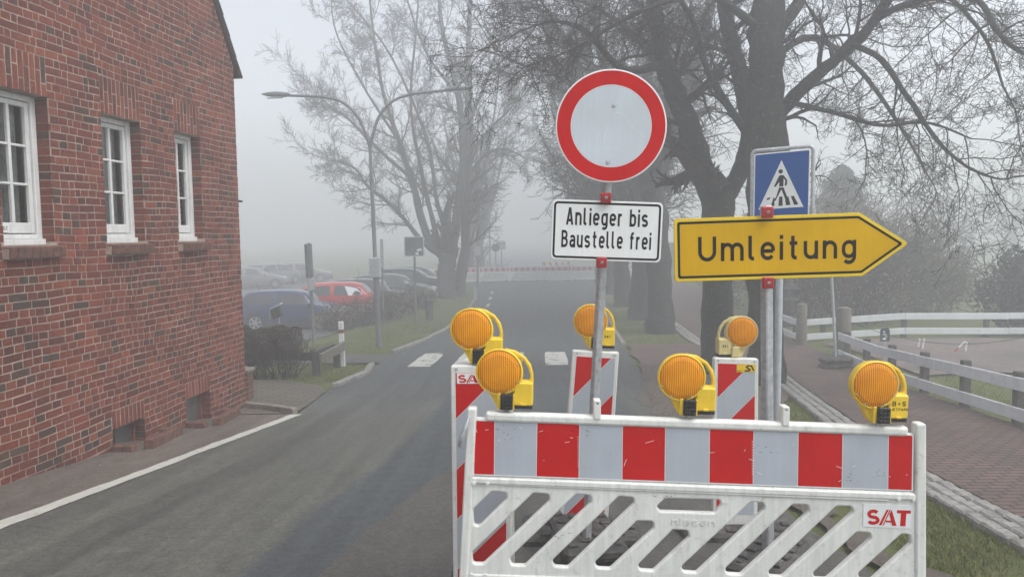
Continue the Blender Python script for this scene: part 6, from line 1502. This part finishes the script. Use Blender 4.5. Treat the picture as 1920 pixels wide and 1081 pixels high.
# ================================================================== cars
def car(label, x, y, rz, paint, L=3.98, W=1.7, H=1.46, kind='hatch', grp='cars parked in rows beside the road', nose=1, patch=False):
    r = thing('parked_car', label, 'car', (x, y, G(x, y)), rz, grp)
    hl = L/2
    if kind == 'hatch': top = [(-hl, .62), (-hl+.03, .90), (-hl+.12, 1.02), (-hl+.42, H-.10), (-hl+.75, H-.02), (-.25, H), (.25, H-.03), (.62, H-.12), (hl-1.02, .97), (hl-.55, .88), (hl-.18, .74), (hl-.02, .58), (hl, .45)]
    elif kind == 'suv': top = [(-hl, .70), (-hl+.04, 1.02), (-hl+.12, 1.10), (-hl+.50, H-.10), (-hl+.9, H-.01), (-.25, H), (.3, H-.03), (.72, H-.14), (hl-1.12, 1.08), (hl-.55, 1.0), (hl-.15, .84), (hl-.02, .62), (hl, .5)]
    else: top = [(-hl, .6), (-hl+.03, .95), (-hl+.15, 1.03), (-hl+.55, H-.12), (-hl+1.0, H-.03), (-.2, H), (.3, H-.03), (.75, H-.14), (hl-1.15, .98), (hl-.6, .88), (hl-.18, .72), (hl-.02, .55), (hl, .45)]
    xs = sorted(set([round(-hl+i*L/40, 3) for i in range(41)]))
    def zt(x_): return interp(top, x_)
    belt_r, belt_f = (.98, .90) if kind != 'suv' else (1.06, .98)
    def belt(x_): return min(belt_r+(belt_f-belt_r)*(x_+hl)/L, zt(x_)-.02)
    def hw(x_):
        t_ = abs(x_)/hl; return W/2*(1-.16*max(0, t_-.7)/.3*max(0, t_-.7)/.3-.0)*(1 if t_ < .97 else .97)
    def roofw(x_):   # half width at the top of the section
        k = min(1, max(0, (zt(x_)-belt(x_))/(H-.95))); return hw(x_)*(.93-.24*k)
    V = []; ns = 9
    rw = .31 if kind != 'suv' else .34; ax_ = (-hl+.80 if kind == 'hatch' else -hl+.88, hl-.78 if kind == 'hatch' else hl-.86)
    for x_ in xs:
        w_ = hw(x_); b_ = belt(x_); t_ = zt(x_); rw_ = roofw(x_); zb_ = .19+.10*max(0, abs(x_)/hl-.86)/.14
        V.append([(0, zb_), (w_*.90, zb_), (w_*.985, zb_+.12), (w_, .55 if b_ > .6 else b_*.9), (w_*.985, b_), (rw_+(w_*.985-rw_)*.12 if t_-b_ > .1 else w_*.96, t_-min(.06, (t_-b_)*.3)), (rw_*.86, t_-.005), (rw_*.5, t_+.012), (0, t_+.016)])
    vs = []; 
    for x_, sec in zip(xs, V):
        for (y_, z_) in sec: vs.append((x_, y_, z_))
        for (y_, z_) in sec[1:-1][::-1]: vs.append((x_, -y_, z_))
    n = 2*ns-2; f = [(i*n+j, i*n+(j+1) % n, (i+1)*n+(j+1) % n, (i+1)*n+j) for i in range(len(xs)-1) for j in range(n)]
    f += [tuple(range(n)), tuple(range((len(xs)-1)*n, len(xs)*n))[::-1]]
    mb = MB(); mb.add(vs, f, None, True); body = mb.build('body', paint, r)
    # side glass
    def side_pt(x_, z_, s__, o=.006):
        b_ = belt(x_); t_ = zt(x_); w_ = hw(x_)*.985; rw_ = roofw(x_); zz_ = t_-.06; k = min(1, max(0, (z_-b_)/max(.05, zz_-b_))); y_ = w_+(rw_+(w_-rw_)*.12-w_)*k
        return (x_, s__*(y_+o), z_)
    gx0, gx1 = (-hl+.45, hl-1.22); 
    cols = np.linspace(gx0, gx1, 15)
    for s__ in (-1, 1):
        for nm, a, b2 in (('side_window', 0, 6), ('side_window', 7, 14)):
            g = MB(); pv_ = []; bot = []; top_ = []
            for c_ in cols[a:b2+1]:
                zb_ = belt(c_)+.035; zt_ = max(zb_+.012, zt(c_)-.10); bot.append(side_pt(c_, zb_, s__)); top_.append(side_pt(c_, zt_, s__))
            m_ = len(bot); g.add(bot+top_, [(i, i+1, m_+i+1, m_+i) for i in range(m_-1)]); g.build(nm, 'car_glass', r)
    # windscreen and rear window lie on the body surface
    def topglass(nm, xa, xb):
        g = MB(); cs = np.linspace(xa, xb, 7); A = []
        for c_ in cs:
            t_ = zt(c_)+.012; w_ = roofw(c_)*.84
            for q in (-1, -.5, 0, .5, 1): A.append((c_, q*w_, t_+.012-abs(q)*.012))
        dx = .006; g.add(A, [(i*5+j, i*5+j+1, (i+1)*5+j+1, (i+1)*5+j) for i in range(6) for j in range(4)]); return g.build(nm, 'car_glass', r)
    topglass('windscreen', .62 if kind == 'hatch' else .74, hl-1.06 if kind == 'hatch' else hl-1.18); topglass('rear_window', -hl+.15, -hl+.46)
    # wheels
    for ax__ in ax_:
        for s__ in (-1, 1):
            y_ = s__*(W/2-.09); mb = MB(); mb.tube([(ax__, y_-.10, rw), (ax__, y_-.085, rw), (ax__, y_+.085, rw), (ax__, y_+.10, rw)], [rw-.03, rw, rw, rw-.03], None, 24); wh = mb.build('wheel', 'tyre', r)
            mb = MB(); mb.tube([(ax__, s__*(W/2-.075), rw), (ax__, s__*(W/2+.012), rw)], [rw*.68, rw*.70], 'car_trim', 20)
            for k in range(6):
                an = k*PI/3+.2; c_ = Vector((ax__+math.cos(an)*rw*.36, s__*(W/2+.017), rw+math.sin(an)*rw*.36)); mb.box(c_, (rw*.64, .012, .062), 'alloy', Matrix.Rotation(-an, 3, 'Y'))
            mb.tube([(ax__, s__*(W/2+.016), rw), (ax__, s__*(W/2+.03), rw)], .05, 'alloy', 12)
            nseg = 22
            for k in range(nseg):
                an = 2*PI*k/nseg; c_ = Vector((ax__+math.cos(an)*rw*.68, s__*(W/2+.014), rw+math.sin(an)*rw*.68)); mb.box(c_, (.022, .012, .066), 'alloy', Matrix.Rotation(-an, 3, 'Y'))
            mb.build('rim', None, wh)
            # arch opening
            mb = MB(); ra = rw+.065; m_ = 18; y2 = s__*(hw(ax__)+.004); vs = [(ax__, y2-s__*.0, rw)]+[(ax__+ra*math.cos(PI*k/m_), y2-s__*max(0, (rw+ra*math.sin(PI*k/m_)-.55))*.02, rw+ra*math.sin(PI*k/m_)) for k in range(m_+1)]
            vs += [(ax__-ra, y2, .2), (ax__+ra, y2, .2)]
            mb.add(vs, [(0, k+1, k+2) for k in range(m_)]+[(0, m_+1, m_+2, m_+3), (0, m_+3, 1)] if False else [(0, k+1, k+2) for k in range(m_)]+[(0, m_+1, m_+2), (0, m_+2, m_+3), (0, m_+3, 1)]); mb.build('wheel_arch', 'car_trim', r)
    # lights, handles, sill, mirror, bumper strip, plate
    for s__ in (-1, 1):
        mb = MB(); mb.box((hl-.19, s__*(W/2-.30), .68), (.30, .30, .15), None, Matrix.Rotation(s__*-.35, 3, 'Z') @ Matrix.Rotation(.25, 3, 'Y'), .03); mb.build('headlight', 'headlight', r)
        mb = MB(); mb.box((-hl+.09, s__*(W/2-.16), .86 if kind != 'suv' else .92), (.20, .20, .22), None, Matrix.Rotation(s__*.3, 3, 'Z'), .03); mb.build('tail_light', 'tail_red', r)
        mb = MB(); mb.box((.86 if kind == 'hatch' else .95, s__*(W/2+.07), belt(.9)+.05), (.13, .17, .12), None, None, .03); mb.build('wing_mirror', paint, r)
        mb = MB(); mb.box((-.45, s__*(W/2+.006), belt(-.4)-.12), (.17, .03, .03), None, None, .006); mb.build('door_handle', paint, r)
        mb = MB(); mb.box((0, s__*(W/2-.01), .25), (L-2.3, .04, .09), None, None, .01); mb.build('sill', 'car_trim', r)
        MB().tube([side_pt(-.42, belt(-.42)-.005, s__, .008), (-.40, s__*(W/2+.004), .62), (-.34, s__*(W/2), .32)], .005, None, 4).build('door_seam', 'car_trim', r); MB().tube([(.78, s__*(W/2+.003), .88), (.80, s__*(W/2+.003), .6), (.72, s__*(W/2-.002), .32)], .005, None, 4).build('door_seam', 'car_trim', r)
    mb = MB(); mb.box((hl-.02, 0, .40), (.06, W*.62, .14), None, None, .02); mb.build('grille', 'car_trim', r)
    mb = MB(); mb.box((-hl-.002, 0, .62), (.02, .5, .11)); mb.box((hl+.012, 0, .38), (.02, .5, .11)); mb.build('number_plate', 'sheet_white', r)
    mb = MB(); mb.tube([(-hl+.75, 0, H), (-hl+.6, 0, H+.34)], .006, None, 5); mb.build('aerial', 'car_trim', r)
    if patch:
        g = MB(); s__ = 1 if math.cos(rz) < 0 else -1; A = [side_pt(q, z_, s__, .012) for q, z_ in ((-hl+.95, belt(-hl+.95)+.01), (-hl+.35, belt(-hl+.35)+.02), (-hl+.62, zt(-hl+.62)-.14), (-hl+1.12, zt(-hl+1.1)-.11))]
        g.add(A, [(0, 1, 2, 3)]); g.build('window_reflection', 'reflect_patch', r)  # pale patch over the glass paints a reflection in the rear side window
    return r
car('dark blue hatchback parked side on behind the bare hedge', -8.38, 28.15, .03, 'car_blue', 3.97, 1.68, 1.47, 'hatch')
car('red hatchback with a bright white rear side window, parked tail to the right', -7.95, 31.2, PI+.06, 'car_red', 4.2, 1.78, 1.56, 'suv', patch=True)
car('dark estate car with its nose behind the near lamp post, right behind the red car', -6.75, 34.2, .02, 'car_black', 4.5, 1.8, 1.48, 'estate')
car('dark green saloon, third nose facing right from the blue car', -6.1, 37.2, .05, 'car_green', 4.6, 1.8, 1.46, 'estate')
car('dark car in the row just left of the square sign post', -5.75, 40.2, .0, 'car_dark', 4.6, 1.82, 1.55, 'suv')
car('dull green car farthest back in the near row', -5.6, 43.4, .04, 'car_green', 4.4, 1.8, 1.5, 'hatch')
gB = 'misty cars at the back of the car park'
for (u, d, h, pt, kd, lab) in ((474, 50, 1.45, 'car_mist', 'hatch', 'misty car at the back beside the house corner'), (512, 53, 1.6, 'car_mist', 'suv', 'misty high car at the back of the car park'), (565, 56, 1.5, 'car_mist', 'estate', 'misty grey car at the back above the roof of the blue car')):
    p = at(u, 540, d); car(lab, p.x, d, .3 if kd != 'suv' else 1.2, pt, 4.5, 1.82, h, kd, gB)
